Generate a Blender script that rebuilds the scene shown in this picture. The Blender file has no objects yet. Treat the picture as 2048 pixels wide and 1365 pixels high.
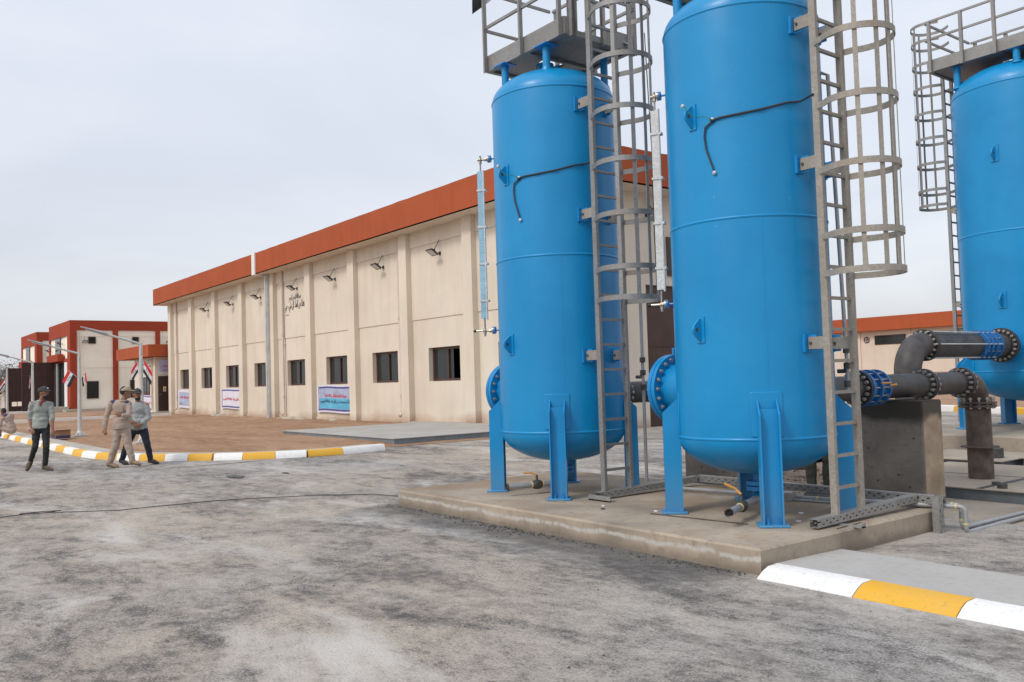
import bpy, math, random
from mathutils import Vector as V, Matrix, noise
random.seed(7)
sc=bpy.context.scene
C=sc.collection
R=math.radians
# ---------------------------------------------------------------- camera
yaw,pit,rol=R(-52.68),R(2.50),R(-1.75)
Fv=V((math.sin(yaw)*math.cos(pit),math.cos(yaw)*math.cos(pit),math.sin(pit)))
r0=V((math.cos(yaw),-math.sin(yaw),0)); u0=r0.cross(Fv)
Rv=r0*math.cos(rol)+u0*math.sin(rol); Uv=-r0*math.sin(rol)+u0*math.cos(rol)
cam=bpy.data.cameras.new('camera'); co=bpy.data.objects.new('camera',cam); C.objects.link(co)
m=Matrix((Rv,Uv,-Fv)).transposed().to_4x4(); m.translation=V((0,0,1.55)); co.matrix_world=m
cam.sensor_width=36; cam.lens=36*1745/2048; cam.clip_end=4000; cam.clip_start=.1
sc.camera=co
# ---------------------------------------------------------------- world
w=bpy.data.worlds.new('World'); sc.world=w; w.use_nodes=True
nt=w.node_tree; nt.nodes.clear()
def wn(t,**k):
    n=nt.nodes.new(t)
    for a,b in k.items(): setattr(n,a,b)
    return n
SUN_EL,SUN_AZ=R(46),R(176)     # azimuth from +X towards +Y seen below
sky=wn('ShaderNodeTexSky',sky_type='NISHITA',sun_disc=False,sun_elevation=SUN_EL,sun_rotation=SUN_AZ,dust_density=4.0,air_density=1.0,ozone_density=1.5)
bg1=wn('ShaderNodeBackground'); bg1.inputs[1].default_value=.05; bg1.inputs[0].default_value=(1,1,1,1)
nt.links.new(sky.outputs[0],bg1.inputs[0])
tc=wn('ShaderNodeTexCoord'); sep=wn('ShaderNodeSeparateXYZ'); nt.links.new(tc.outputs['Generated'],sep.inputs[0])
mp=wn('ShaderNodeMapping'); mp.inputs['Scale'].default_value=(1,1,3.2); nt.links.new(tc.outputs['Generated'],mp.inputs[0])
nz=wn('ShaderNodeTexNoise'); nz.inputs['Scale'].default_value=1.7; nz.inputs['Detail'].default_value=5; nz.inputs['Distortion'].default_value=.6
nt.links.new(mp.outputs[0],nz.inputs[0])
g=wn('ShaderNodeValToRGB'); e=g.color_ramp.elements
e[0].position=0; e[0].color=(.50,.505,.54,1); e[1].position=.55; e[1].color=(.66,.69,.75,1)
x=g.color_ramp.elements.new(.12); x.color=(.53,.54,.58,1)
nt.links.new(sep.outputs[2],g.inputs[0])
cr=wn('ShaderNodeValToRGB'); cr.color_ramp.elements[0].position=.42; cr.color_ramp.elements[1].position=.68
cr.color_ramp.elements[0].color=(0,0,0,1); cr.color_ramp.elements[1].color=(1,1,1,1)
nt.links.new(nz.outputs[0],cr.inputs[0])
mx=wn('ShaderNodeMix',data_type='RGBA'); nt.links.new(g.outputs[0],mx.inputs[6]); mx.inputs[7].default_value=(.76,.77,.79,1)
mul=wn('ShaderNodeMath',operation='MULTIPLY'); mul.inputs[1].default_value=.55; nt.links.new(cr.outputs[0],mul.inputs[0]); nt.links.new(mul.outputs[0],mx.inputs[0])
bg2=wn('ShaderNodeBackground'); bg2.inputs[1].default_value=1.09; nt.links.new(mx.outputs[2],bg2.inputs[0])
ad=wn('ShaderNodeAddShader'); nt.links.new(bg1.outputs[0],ad.inputs[0]); nt.links.new(bg2.outputs[0],ad.inputs[1])
wo=wn('ShaderNodeOutputWorld'); nt.links.new(ad.outputs[0],wo.inputs[0])
# ---------------------------------------------------------------- sun
sl=bpy.data.lights.new('sun','SUN'); sl.energy=1.45; sl.angle=R(12); sl.color=(1,.96,.9)
so=bpy.data.objects.new('sun',sl); C.objects.link(so)
sd=V((math.sin(SUN_AZ)*math.cos(SUN_EL),math.cos(SUN_AZ)*math.cos(SUN_EL),math.sin(SUN_EL)))
so.rotation_mode='QUATERNION'; so.rotation_quaternion=sd.to_track_quat('Z','Y'); so.location=(0,0,30)
vs=sc.view_settings; vs.view_transform='Standard'; vs.look='None'; vs.exposure=0; vs.gamma=1; vs.use_curve_mapping=False
sc.display_settings.display_device='sRGB'
# ---------------------------------------------------------------- materials
class NT:
    def __init__(s,name):
        s.m=bpy.data.materials.new(name); s.m.use_nodes=True; s.t=s.m.node_tree; s.b=s.t.nodes['Principled BSDF']
        s.geo=s.t.nodes.new('ShaderNodeNewGeometry'); s.pos=s.geo.outputs['Position']
    def n(s,t,ins=None,**k):
        n=s.t.nodes.new(t)
        for a,b in k.items(): setattr(n,a,b)
        for a,b in (ins or {}).items():
            if hasattr(b,'links'): s.t.links.new(b,n.inputs[a])
            else: n.inputs[a].default_value=b
        return n
    def map(s,scale=(1,1,1),rot=(0,0,0)):
        return s.n('ShaderNodeMapping',{'Vector':s.pos,'Scale':scale,'Rotation':rot}).outputs[0]
    def noise(s,scale,detail=4,dist=0,vec=None,rough=.55):
        return s.n('ShaderNodeTexNoise',{'Vector':vec or s.pos,'Scale':scale,'Detail':detail,'Distortion':dist,'Roughness':rough}).outputs[0]
    def ramp(s,f,stops):
        n=s.n('ShaderNodeValToRGB',{'Fac':f}); r=n.color_ramp
        while len(r.elements)<len(stops): r.elements.new(.5)
        for el,(p,c) in zip(r.elements,stops):
            el.position=p; el.color=(c,c,c,1) if not isinstance(c,tuple) else tuple(c)+(1,)
        return n.outputs[0]
    def mix(s,f,a,b,mode='MIX'):
        n=s.n('ShaderNodeMix',data_type='RGBA',blend_type=mode)
        for i,vv in ((0,f),(6,a),(7,b)):
            if hasattr(vv,'links'): s.t.links.new(vv,n.inputs[i])
            elif i==0: n.inputs[0].default_value=vv
            else: n.inputs[i].default_value=tuple(vv)+(1,)
        return n.outputs[2]
    def math(s,op,a,b=0.,c=0.):
        n=s.n('ShaderNodeMath',operation=op)
        for i,vv in enumerate((a,b,c)):
            if hasattr(vv,'links'): s.t.links.new(vv,n.inputs[i])
            else: n.inputs[i].default_value=vv
        return n.outputs[0]
    def col(s,c):
        if hasattr(c,'links'): s.t.links.new(c,s.b.inputs['Base Color'])
        else: s.b.inputs['Base Color'].default_value=tuple(c)+(1,)
        return s
    def set(s,rough=.6,metal=0.,spec=.5):
        for k,vv in (('Roughness',rough),('Metallic',metal),('Specular IOR Level',spec)):
            if hasattr(vv,'links'): s.t.links.new(vv,s.b.inputs[k])
            else: s.b.inputs[k].default_value=vv
        return s
    def bump(s,h,strength=.3,dist=.01):
        n=s.n('ShaderNodeBump',{'Height':h,'Strength':strength,'Distance':dist}); s.t.links.new(n.outputs[0],s.b.inputs['Normal']); return s
    def z(s): return s.n('ShaderNodeSeparateXYZ',{0:s.pos}).outputs[2]
def plain(name,c,rough=.6,metal=0.,var=.12,scale=6,spec=.5,bump=0):
    a=NT(name); f=a.noise(scale,5)
    lo=tuple(k*(1-var) for k in c); hi=tuple(min(1,k*(1+var)) for k in c)
    a.col(a.mix(a.ramp(f,[(.3,0.),(.7,1.)]),lo,hi)).set(rough,metal,spec)
    if bump: a.bump(a.noise(scale*8,3),bump,.005)
    return a.m
MT={}
# asphalt: dusty, patchy, stony
a=NT('asphalt')
wv=a.map((1,2.0,1),(0,0,R(-37)))
n1=a.noise(.30,9,.7,wv,.72); n2=a.noise(1.5,9,.4,wv,.78); n3=a.noise(7,7,.3,None,.78); n4=a.noise(70,4,0,None,.7)
n5=a.noise(.16,4,.4)
t=a.math('ADD',a.math('MULTIPLY',n1,.55),a.math('MULTIPLY',n2,.33)); t=a.math('ADD',t,a.math('MULTIPLY',n3,.36)); t=a.math('ADD',t,a.math('MULTIPLY',n4,.38)); t=a.math('SUBTRACT',t,.255)
dust=a.ramp(t,[(.465,0.),(.545,.6),(.66,1.)])
dc=a.mix(a.ramp(n5,[(.4,0.),(.6,1.)]),(.42,.40,.375),(.45,.39,.325))
dk=a.mix(a.ramp(n2,[(.35,0.),(.65,1.)]),(.082,.078,.076),(.16,.152,.145))
c=a.mix(dust,dk,dc)
vo=a.n('ShaderNodeTexVoronoi',{'Vector':a.pos,'Scale':38.},feature='F1')
st=a.ramp(vo.outputs['Distance'],[(.0,1.),(.5,0.)])
vc=a.ramp(a.n('ShaderNodeSeparateColor',{0:vo.outputs['Color']}).outputs[0],[(.0,.5),(1.,1.4)])
c=a.mix(a.math('MULTIPLY',st,.75),c,a.mix(1.,c,vc,'MULTIPLY'))
sp=a.ramp(a.noise(26,5,0,None,.8),[(.34,1.),(.44,0.)])
c=a.mix(a.math('MULTIPLY',sp,.8),c,(.06,.056,.056))
sp=a.ramp(a.noise(38,4,0,None,.8),[(.57,0.),(.68,1.)])
c=a.mix(a.math('MULTIPLY',sp,.65),c,(.60,.54,.47))
n6=a.noise(.22,7,.9,a.map((1,3.2,1),(.3,.1,R(-30))),.6)
c=a.mix(a.math('MULTIPLY',a.ramp(n6,[(.53,0.),(.66,1.)]),a.ramp(t,[(.44,.15),(.56,.75)])),c,(.55,.53,.50))
n7=a.noise(.38,8,.6,a.map((1.2,1.9,1),(.1,.4,R(-48))),.74)
c=a.mix(a.math('MULTIPLY',a.ramp(n7,[(.535,0.),(.64,.78)]),a.ramp(n3,[(.38,1.),(.6,.35)])),c,(.088,.08,.075))
# tar-dark apron hugging the pad foot
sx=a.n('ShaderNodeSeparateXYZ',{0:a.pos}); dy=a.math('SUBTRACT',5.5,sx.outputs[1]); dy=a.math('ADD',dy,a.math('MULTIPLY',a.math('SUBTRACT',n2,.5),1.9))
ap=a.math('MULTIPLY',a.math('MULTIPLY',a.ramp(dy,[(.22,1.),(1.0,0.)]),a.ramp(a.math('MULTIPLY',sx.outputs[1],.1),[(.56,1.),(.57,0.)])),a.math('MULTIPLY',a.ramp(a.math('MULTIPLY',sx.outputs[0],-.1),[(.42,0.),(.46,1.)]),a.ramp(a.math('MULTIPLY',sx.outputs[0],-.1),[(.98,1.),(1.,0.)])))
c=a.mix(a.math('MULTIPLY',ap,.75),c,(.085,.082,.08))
a.col(c).set(.9,0,.3); a.bump(a.math('ADD',a.math('MULTIPLY',n4,.6),a.math('ADD',n3,a.math('MULTIPLY',st,.35))),.55,.02); MT['asphalt']=a.m
def conc(name,c,var=.18,sc_=1.5,stain=(.2,.17,.14),brush=None,stz=None,wet=None,eff=None,rough=.85):
    a=NT(name); n1=a.noise(sc_,6,.4); n2=a.noise(14,6); n3=a.noise(90,3)
    lo=tuple(k*(1-var*1.6) for k in c); hi=tuple(k*(1+var) for k in c)
    cc=a.mix(a.ramp(n1,[(.32,0.),(.68,1.)]),lo,hi)
    cc=a.mix(a.math('MULTIPLY',a.ramp(n2,[(.28,1.),(.46,0.)]),.55),cc,stain)
    if brush:
        nb=a.noise(30,3,0,a.map(brush,(0,0,0))); cc=a.mix(a.math('MULTIPLY',a.ramp(nb,[(.35,1.),(.6,0.)]),.22),cc,tuple(k*.6 for k in c))
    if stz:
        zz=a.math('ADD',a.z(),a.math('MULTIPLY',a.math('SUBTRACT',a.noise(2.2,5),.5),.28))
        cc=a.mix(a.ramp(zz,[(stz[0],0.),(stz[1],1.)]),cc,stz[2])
    if eff:
        zz=a.math('ADD',a.z(),a.math('MULTIPLY',a.math('SUBTRACT',a.noise(2.2,8,0,None,.7),.5),.14))
        nrm=a.n('ShaderNodeSeparateXYZ',{0:a.geo.outputs['Normal']}).outputs[1]
        msk=a.math('MULTIPLY',a.ramp(zz,[(.088,0.),(.106,1.),(.122,1.),(.14,0.)]),a.ramp(a.math('MULTIPLY',nrm,-1.),[(.5,0.),(.9,1.)]))
        msk=a.math('MULTIPLY',msk,a.ramp(a.noise(14,5,0,a.map((1,1,.12)),.7),[(.33,0.),(.5,1.)]))
        cc=a.mix(a.math('MULTIPLY',msk,.8),cc,(.50,.49,.46))
        up_=a.n('ShaderNodeSeparateXYZ',{0:a.geo.outputs['Normal']}).outputs[2]; cc=a.mix(a.math('MULTIPLY',a.math('MULTIPLY',a.ramp(a.noise(.9,5,.5),[(.5,0.),(.62,1.)]),a.ramp(up_,[(.5,0.),(.9,1.)])),.55),cc,(.25,.165,.10)); low=a.ramp(zz,[(.02,1.),(.09,0.)]); cc=a.mix(a.math('MULTIPLY',low,.6),cc,(.14,.115,.09))
    a.col(cc).set(rough,0,.3); a.bump(a.math('ADD',n2,a.math('MULTIPLY',n3,.5)),.3,.01); return a.m
MT['pad']=conc('concrete_pad',(.36,.30,.235),.2,1.1,(.2,.165,.125),eff=True)
MT['pad2']=conc('concrete_pad_far',(.33,.285,.23),.15,1.2)
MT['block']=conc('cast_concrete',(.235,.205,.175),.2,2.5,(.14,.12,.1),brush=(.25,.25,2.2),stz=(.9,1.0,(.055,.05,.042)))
MT['block_lit']=conc('cast_concrete_lit',(.40,.31,.22),.2,3,(.28,.19,.12),stz=(.92,1.0,(.09,.078,.062)))  # brighter tan copy of the block concrete, light on the side put into colour
MT['slab']=conc('broomed_concrete',(.44,.43,.41),.08,.8,(.34,.32,.29),brush=(6,.3,1))
MT['brownslab']=conc('dusty_slab',(.38,.325,.265),.16,.9,(.25,.2,.15),brush=(.4,2,1))
MT['walk']=conc('walk_concrete',(.42,.39,.34),.12,1,(.3,.25,.2))
MT['stepc']=conc('step_concrete',(.42,.38,.31),.1,1)
def kp(name,c,dirt):
    a=NT(name); n=a.noise(5,8,.3,None,.68); n2=a.noise(30,6,0,None,.7)
    cc=a.mix(a.math('MULTIPLY',a.ramp(n,[(.42,0.),(.72,1.)]),.35),c,dirt)
    cc=a.mix(a.math('MULTIPLY',a.ramp(n2,[(.33,1.),(.42,0.)]),.55),cc,tuple(k*.55 for k in dirt))
    a.col(cc).set(.6,0,.4); a.bump(n2,.15,.006); return a.m
MT['kw']=kp('kerb_white_paint',(.80,.80,.79),(.55,.52,.47)); MT['ky']=kp('kerb_yellow_paint',(.72,.39,.03),(.6,.42,.16))
def soil(name,c1,c2,c3,s=1.):
    a=NT(name); n1=a.noise(.5*s,6,.6,a.map((.45,1.6,1),(0,0,.12)),.65); n2=a.noise(4*s,8,.3,a.map((.6,1.3,1)),.74); n3=a.noise(22*s,6,0,None,.78)
    cc=a.mix(a.ramp(a.math('ADD',a.math('MULTIPLY',n1,.5),a.math('MULTIPLY',n2,.5)),[(.40,0.),(.60,1.)]),c1,c2)
    cc=a.mix(a.math('MULTIPLY',a.ramp(n3,[(.34,1.),(.48,0.)]),.8),cc,c3)
    a.col(cc).set(.95,0,.2); a.bump(a.math('ADD',n2,n3),.8,.05); return a.m
MT['dirt']=soil('dirt',(.29,.165,.10),(.47,.31,.20),(.15,.095,.065))
MT['farsoil']=soil('soil_far',(.33,.2,.13),(.42,.27,.18),(.25,.15,.1),.3)
a=NT('gravel'); vo=a.n('ShaderNodeTexVoronoi',{'Vector':a.pos,'Scale':26.})
vr=a.n('ShaderNodeSeparateColor',{0:vo.outputs['Color']}).outputs[0]
cc=a.ramp(vr,[(0.,(.16,.12,.09)),(.5,(.30,.23,.175)),(1.,(.45,.37,.30))])
cc=a.mix(a.ramp(vo.outputs['Distance'],[(.25,0.),(.6,1.)]),cc,(.13,.09,.065)); cc=a.mix(a.math('MULTIPLY',a.ramp(a.noise(1.2,4),[(.4,0.),(.6,1.)]),.4),cc,(.33,.24,.17))
a.col(cc).set(.9,0,.3); a.bump(vo.outputs['Distance'],-.9,.03); MT['gravel']=a.m
def paintwall(name,c,dirtz=None,streak=.12,joints=0):
    a=NT(name); n1=a.noise(.5,5,.4); n2=a.noise(5,5); ns=a.noise(2.4,4,0,a.map((1,1,.12)))
    cc=a.mix(a.ramp(n1,[(.35,0.),(.65,1.)]),tuple(k*.93 for k in c),tuple(k*1.04 for k in c))
    cc=a.mix(a.math('MULTIPLY',a.ramp(ns,[(.35,1.),(.55,0.)]),streak*2),cc,(c[0]*.78,c[1]*.72,c[2]*.62))
    cc=a.mix(a.math('MULTIPLY',a.ramp(n2,[(.25,1.),(.42,0.)]),streak),cc,tuple(k*.8 for k in c))
    if dirtz:
        zz=a.math('ADD',a.z(),a.math('MULTIPLY',a.math('SUBTRACT',a.noise(.45,6),.5),1.1))
        cc=a.mix(a.math('MULTIPLY',a.ramp(zz,[(dirtz-.22,1.),(dirtz+.25,0.)]),.75),cc,(.36,.22,.14))
    if joints:
        wv=a.math('FRACT',a.math('MULTIPLY',a.n('ShaderNodeSeparateXYZ',{0:a.pos}).outputs[0],1/joints)); cc=a.mix(a.math('MULTIPLY',a.ramp(wv,[(.0,1.),(.012,0.)]),.35),cc,tuple(k*.5 for k in c))
    a.col(cc).set(.88,0,.25); a.bump(a.noise(45,4),.12,.006); return a.m
MT['cream']=paintwall('cream_paint',(.69,.62,.52),.18)
MT['creamsoff']=paintwall('cream_soffit',(.70,.62,.52))
MT['creamB']=paintwall('pale_cream_paint',(.90,.84,.72),None,.05)
MT['white']=paintwall('white_paint',(.78,.77,.74),None,.06)
MT['creamR']=paintwall('tan_paint',(.66,.565,.47),None,.08)
MT['red']=paintwall('terracotta_paint',(.385,.09,.036),None,.12)
MT['redB']=paintwall('dark_terracotta_paint',(.33,.055,.026),None,.07)
MT['roof']=plain('roof_felt',(.25,.24,.23),.9)
# blue vessel paint
a=NT('blue_paint'); n1=a.noise(1.2,5,.4); ns=a.noise(3.5,5,0,a.map((1,1,.1))); n2=a.noise(30,5)
cc=a.mix(a.ramp(n1,[(.35,0.),(.65,1.)]),(.003,.222,.495),(.006,.255,.55))
cc=a.mix(a.math('MULTIPLY',a.ramp(ns,[(.42,0.),(.7,1.)]),.16),cc,(.02,.255,.52))
cc=a.mix(a.math('MULTIPLY',a.ramp(n2,[(.2,1.),(.33,0.)]),.5),cc,(.10,.22,.36))
n5=a.noise(55,3,0,None,.6); cc=a.mix(a.math('MULTIPLY',a.ramp(n5,[(.735,0.),(.75,1.)]),.7),cc,(.45,.50,.52))
zb=a.ramp(a.math('ADD',a.z(),a.math('MULTIPLY',a.math('SUBTRACT',n1,.5),.5)),[(.22,1.),(.75,0.)]); cc=a.mix(a.math('MULTIPLY',zb,.22),cc,(.25,.24,.21))
a.col(cc).set(a.ramp(ns,[(.3,.27),(.7,.45)]),0,.40); a.bump(a.noise(1.6,2),.22,.04); MT['blue']=a.m
MT['blueflange']=plain('blue_flange_paint',(.003,.21,.52),.4,0,.15,9)
MT['bluevalve']=plain('coupling_blue',(.015,.13,.36),.4,0,.2,12)
def galv(name,c,met,rough,rust=0):
    a=NT(name); vo=a.n('ShaderNodeTexVoronoi',{'Vector':a.pos,'Scale':60.}); n=a.noise(3,5); 
    vr=a.n('ShaderNodeSeparateColor',{0:vo.outputs['Color']}).outputs[0]
    cc=a.mix(vr,tuple(k*.86 for k in c),tuple(k*1.14 for k in c)); cc=a.mix(a.math('MULTIPLY',a.ramp(n,[(.4,0.),(.65,1.)]),.45),cc,(c[0]*.72,c[1]*.68,c[2]*.62))
    if rust: cc=a.mix(a.math('MULTIPLY',a.ramp(a.noise(2.0,6,.5),[(.58,0.),(.7,1.)]),rust),cc,(.30,.17,.09))
    a.col(cc).set(rough,met,.5); a.bump(a.noise(60,3),.08,.003); return a.m
MT['galv']=galv('galvanised_steel',(.27,.27,.265),.35,.5,.35)
MT['galvtan']=galv('dusty_galvanised_steel',(.33,.305,.265),.2,.62,.4)
MT['galvlt']=galv('bright_galvanised',(.56,.58,.58),.25,.4)
MT['tray']=galv('tray_steel',(.34,.34,.33),.4,.45)
MT['gaugeblue']=galv('film_covered_steel',(.27,.47,.60),.3,.35)
MT['steelplate']=plain('primer_grey',(.17,.20,.22),.55,0,.2,3)
MT['deckplate']=plain('dusty_deck_plate',(.36,.355,.335),.7,0,.12,1.2); MT['pitplate']=conc('dust_covered_plate',(.37,.315,.255),.12,.8,(.28,.24,.19))
MT['pipe']=plain('black_pipe',(.056,.052,.051),.55,.0,.45,5,bump=.2)
MT['rustpipe']=plain('rusty_pipe',(.10,.078,.065),.75,0,.5,7,bump=.3)
MT['flange']=plain('flange_black',(.035,.034,.035),.5,0,.3,12)
MT['bolt']=plain('bolt_steel',(.36,.34,.31),.42,.5,.35,30)
MT['brass']=plain('valve_metal',(.40,.36,.30),.35,.6,.3,40)
MT['valvehandle']=plain('valve_handle_yellow',(.55,.26,.04),.5)
MT['iron']=plain('dark_iron',(.06,.06,.055),.6,0,.3,20)
MT['pvc']=plain('conduit_grey',(.33,.34,.35),.5,.2,.1,8)
MT['tape']=plain('yellow_tape',(.6,.5,.2),.6)
MT['rubber']=plain('cable_rubber',(.03,.03,.032),.55)
MT['brown']=plain('brown_door_paint',(.045,.019,.014),.45,0,.2,2)
MT['brownS']=plain('brown_shutter',(.060,.028,.021),.5,0,.25,1.5)
MT['frame']=plain('brown_frame',(.065,.027,.02),.4,0,.15,8)
MT['glass']=plain('window_glass',(.018,.024,.024),.05,0,.3,1,.5)
MT['dark']=plain('interior_dark',(.012,.011,.011),.9)
MT['drain']=plain('drain_plastic',(.56,.47,.42),.5,0,.05,5)
MT['black']=plain('black_plastic',(.02,.02,.02),.45)
MT['lens']=plain('lamp_lens',(.55,.57,.58),.2,0,.05,8)
MT['lampbody']=plain('lamp_grey',(.42,.44,.46),.45,.3)
MT['vinylw']=plain('vinyl_white',(.70,.68,.76),.5,0,.08,3)
MT['vinylb']=plain('vinyl_navy',(.07,.075,.28),.5)
MT['vinyls']=plain('vinyl_sky',(.38,.42,.58),.5,0,.2,3)
MT['vinylc']=plain('vinyl_cyan',(.10,.42,.62),.5,0,.2,4)
MT['vinylg']=plain('vinyl_grey',(.24,.26,.34),.5,0,.3,4)
MT['inkred']=plain('ink_red',(.62,.02,.04),.5)
MT['inknavy']=plain('ink_navy',(.01,.015,.06),.5)
MT['inkdark']=plain('letter_brown',(.05,.03,.025),.5)
MT['flagred']=plain('flag_red',(.60,.02,.02),.7); MT['flagwhite']=plain('flag_white',(.72,.72,.76),.7); MT['flagblack']=plain('flag_black',(.018,.018,.02),.8); MT['flaggreen']=plain('flag_green',(.01,.16,.07),.7)
MT['yellow']=plain('sign_yellow',(.75,.5,.03),.5)
# ---------------------------------------------------------------- geometry helpers
class MB:
    def __init__(s,T=None): s.v=[];s.f=[];s.sm=[];s.mi=[];s.T=T;s.cur=0
    def pt(s,p):
        p=V(p); p=s.T@p if s.T else p; s.v.append(p); return len(s.v)-1
    def face(s,idx,smooth=False): s.f.append(tuple(idx)); s.sm.append(smooth); s.mi.append(s.cur)
    def quad(s,*ps): s.face([s.pt(p) for p in ps])
    def poly(s,ps): s.face([s.pt(p) for p in ps])
    def hexa(s,b,t):
        i=[s.pt(p) for p in list(b)+list(t)]
        for q in ((3,2,1,0),(4,5,6,7),(0,1,5,4),(1,2,6,5),(2,3,7,6),(3,0,4,7)): s.face([i[k] for k in q])
        return s
    def box(s,x0,x1,y0,y1,z0,z1):
        return s.hexa([(x0,y0,z0),(x1,y0,z0),(x1,y1,z0),(x0,y1,z0)],[(x0,y0,z1),(x1,y0,z1),(x1,y1,z1),(x0,y1,z1)])
    def bar(s,p0,p1,w,h,up=(0,0,1)):
        p0=V(p0);p1=V(p1);d=(p1-p0).normalized();u=V(up)
        if abs(d.dot(u))>.95: u=V((1,0,0))
        sd=d.cross(u).normalized();u=sd.cross(d)
        o=[(-w/2,-h/2),(w/2,-h/2),(w/2,h/2),(-w/2,h/2)]
        return s.hexa([p0+sd*a+u*b for a,b in o],[p1+sd*a+u*b for a,b in o])
    def tube(s,pts,r,n=10,caps=True,closed=False):
        pts=[V(p) for p in pts]; N=len(pts); rs=r if isinstance(r,(list,tuple)) else [r]*N
        rings=[]; prev=None
        for i,p in enumerate(pts):
            a=pts[(i-1)%N] if (i>0 or closed) else p; b=pts[(i+1)%N] if (i<N-1 or closed) else p
            d=(b-a).normalized()
            if prev is None:
                u=V((0,0,1)) if abs(d.z)<.9 else V((1,0,0))
                sd=d.cross(u).normalized()
            else: sd=(prev-d*prev.dot(d)).normalized()
            prev=sd; u=sd.cross(d)
            rings.append([s.pt(p+(sd*math.cos(2*math.pi*k/n)+u*math.sin(2*math.pi*k/n))*rs[i]) for k in range(n)])
        M=N if closed else N-1
        for i in range(M):
            A=rings[i];B=rings[(i+1)%N]
            for k in range(n): s.face([A[k],A[(k+1)%n],B[(k+1)%n],B[k]],True)
        if caps and not closed: s.face(rings[0][::-1]); s.face(rings[-1])
        return s
    def cyl(s,p0,p1,r,r1=None,n=16,caps=True): return s.tube([p0,p1],[r,r if r1 is None else r1],n,caps)
    def lathe(s,c,prof,n=64,smooth=True):
        rings=[]
        for (r,z) in prof:
            if r<1e-6: rings.append([s.pt((c[0],c[1],z))])
            else: rings.append([s.pt((c[0]+r*math.cos(2*math.pi*k/n),c[1]+r*math.sin(2*math.pi*k/n),z)) for k in range(n)])
        for A,B in zip(rings,rings[1:]):
            for k in range(n):
                q=[A[k%len(A)],A[(k+1)%n%len(A)],B[(k+1)%n%len(B)],B[k%len(B)]]
                q=[v for i,v in enumerate(q) if v not in q[:i]]
                if len(q)>2: s.face(q,smooth)
        return s
    def ext(s,poly,o,ax,ay,depth):
        """polygon in plane (o,ax,ay) extruded by vector depth"""
        o=V(o);ax=V(ax);ay=V(ay);d=V(depth)
        A=[s.pt(o+ax*a+ay*b) for a,b in poly];B=[s.pt(o+ax*a+ay*b+d) for a,b in poly];n=len(poly)
        s.face(A[::-1]);s.face(B)
        for k in range(n): s.face([A[k],A[(k+1)%n],B[(k+1)%n],B[k]])
        return s
    def ell(s,c,r,n=14,m=9,M3=None):
        c=V(c);rows=[]
        for j in range(m+1):
            th=math.pi*j/m
            row=[]
            for k in range(n if 0<j<m else 1):
                ph=2*math.pi*k/n; p=V((r[0]*math.sin(th)*math.cos(ph),r[1]*math.sin(th)*math.sin(ph),r[2]*math.cos(th)))
                row.append(s.pt(c+(M3@p if M3 else p)))
            rows.append(row)
        for A,B in zip(rows,rows[1:]):
            for k in range(n):
                q=[A[k%len(A)],B[k%len(B)],B[(k+1)%n%len(B)],A[(k+1)%n%len(A)]]
                q=[v for i,v in enumerate(q) if v not in q[:i]]
                if len(q)>2: s.face(q,True)
        return s
ORG={}
def fin(o,label,cat,group,kind):
    if label: o['label']=label
    if cat: o['category']=cat
    if group: o['group']=group
    if kind: o['kind']=kind
    return o
def obj(name,mb,mat,parent=None,label=None,cat=None,group=None,kind=None,origin=None):
    mats=mat if isinstance(mat,(list,tuple)) else [mat]
    if origin is None:
        xs=[p.x for p in mb.v];ys=[p.y for p in mb.v];zs=[p.z for p in mb.v]
        origin=V(((min(xs)+max(xs))/2,(min(ys)+max(ys))/2,min(zs)))
    origin=V(origin)
    me=bpy.data.meshes.new(name); me.from_pydata([p-origin for p in mb.v],[],mb.f); me.update()
    for mm in mats: me.materials.append(MT[mm] if isinstance(mm,str) else mm)
    me.polygons.foreach_set('use_smooth',mb.sm); me.set_sharp_from_angle(angle=R(38)); me.polygons.foreach_set('material_index',mb.mi)
    o=bpy.data.objects.new(name,me); C.objects.link(o)
    return place(o,origin,parent,label,cat,group,kind)
def place(o,origin,parent,label=None,cat=None,group=None,kind=None):
    origin=V(origin); ORG[o.name]=origin
    if parent: o.parent=parent; o.location=origin-ORG[parent.name]
    else: o.location=origin
    return fin(o,label,cat,group,kind)
def thing(name,label,cat,loc,group=None):
    o=bpy.data.objects.new(name,None); C.objects.link(o); o.empty_display_size=.2
    return place(o,loc,None,label,cat,group)
def rep(src,delta,parent=None,label=None,group=None):
    """a copy of src (and what it parents) moved by delta"""
    d=V(delta); c=src.copy(); C.objects.link(c)
    par=parent if parent is not None else src.parent
    ORG[c.name]=ORG[src.name]+d
    if par: c.parent=par; c.location=ORG[c.name]-ORG[par.name]
    else: c.location=ORG[c.name]
    if label: c['label']=label
    if group: c['group']=group
    for ch in [k for k in C.objects if k.parent==src]: rep(ch,d,c)
    return c
def bevel(o,w,seg=2):
    b=o.modifiers.new('bevel','BEVEL'); b.width=w; b.segments=seg; b.limit_method='ANGLE'; return o
def evalmesh(o):
    dg=bpy.context.evaluated_depsgraph_get(); return bpy.data.meshes.new_from_object(o.evaluated_get(dg))
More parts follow.
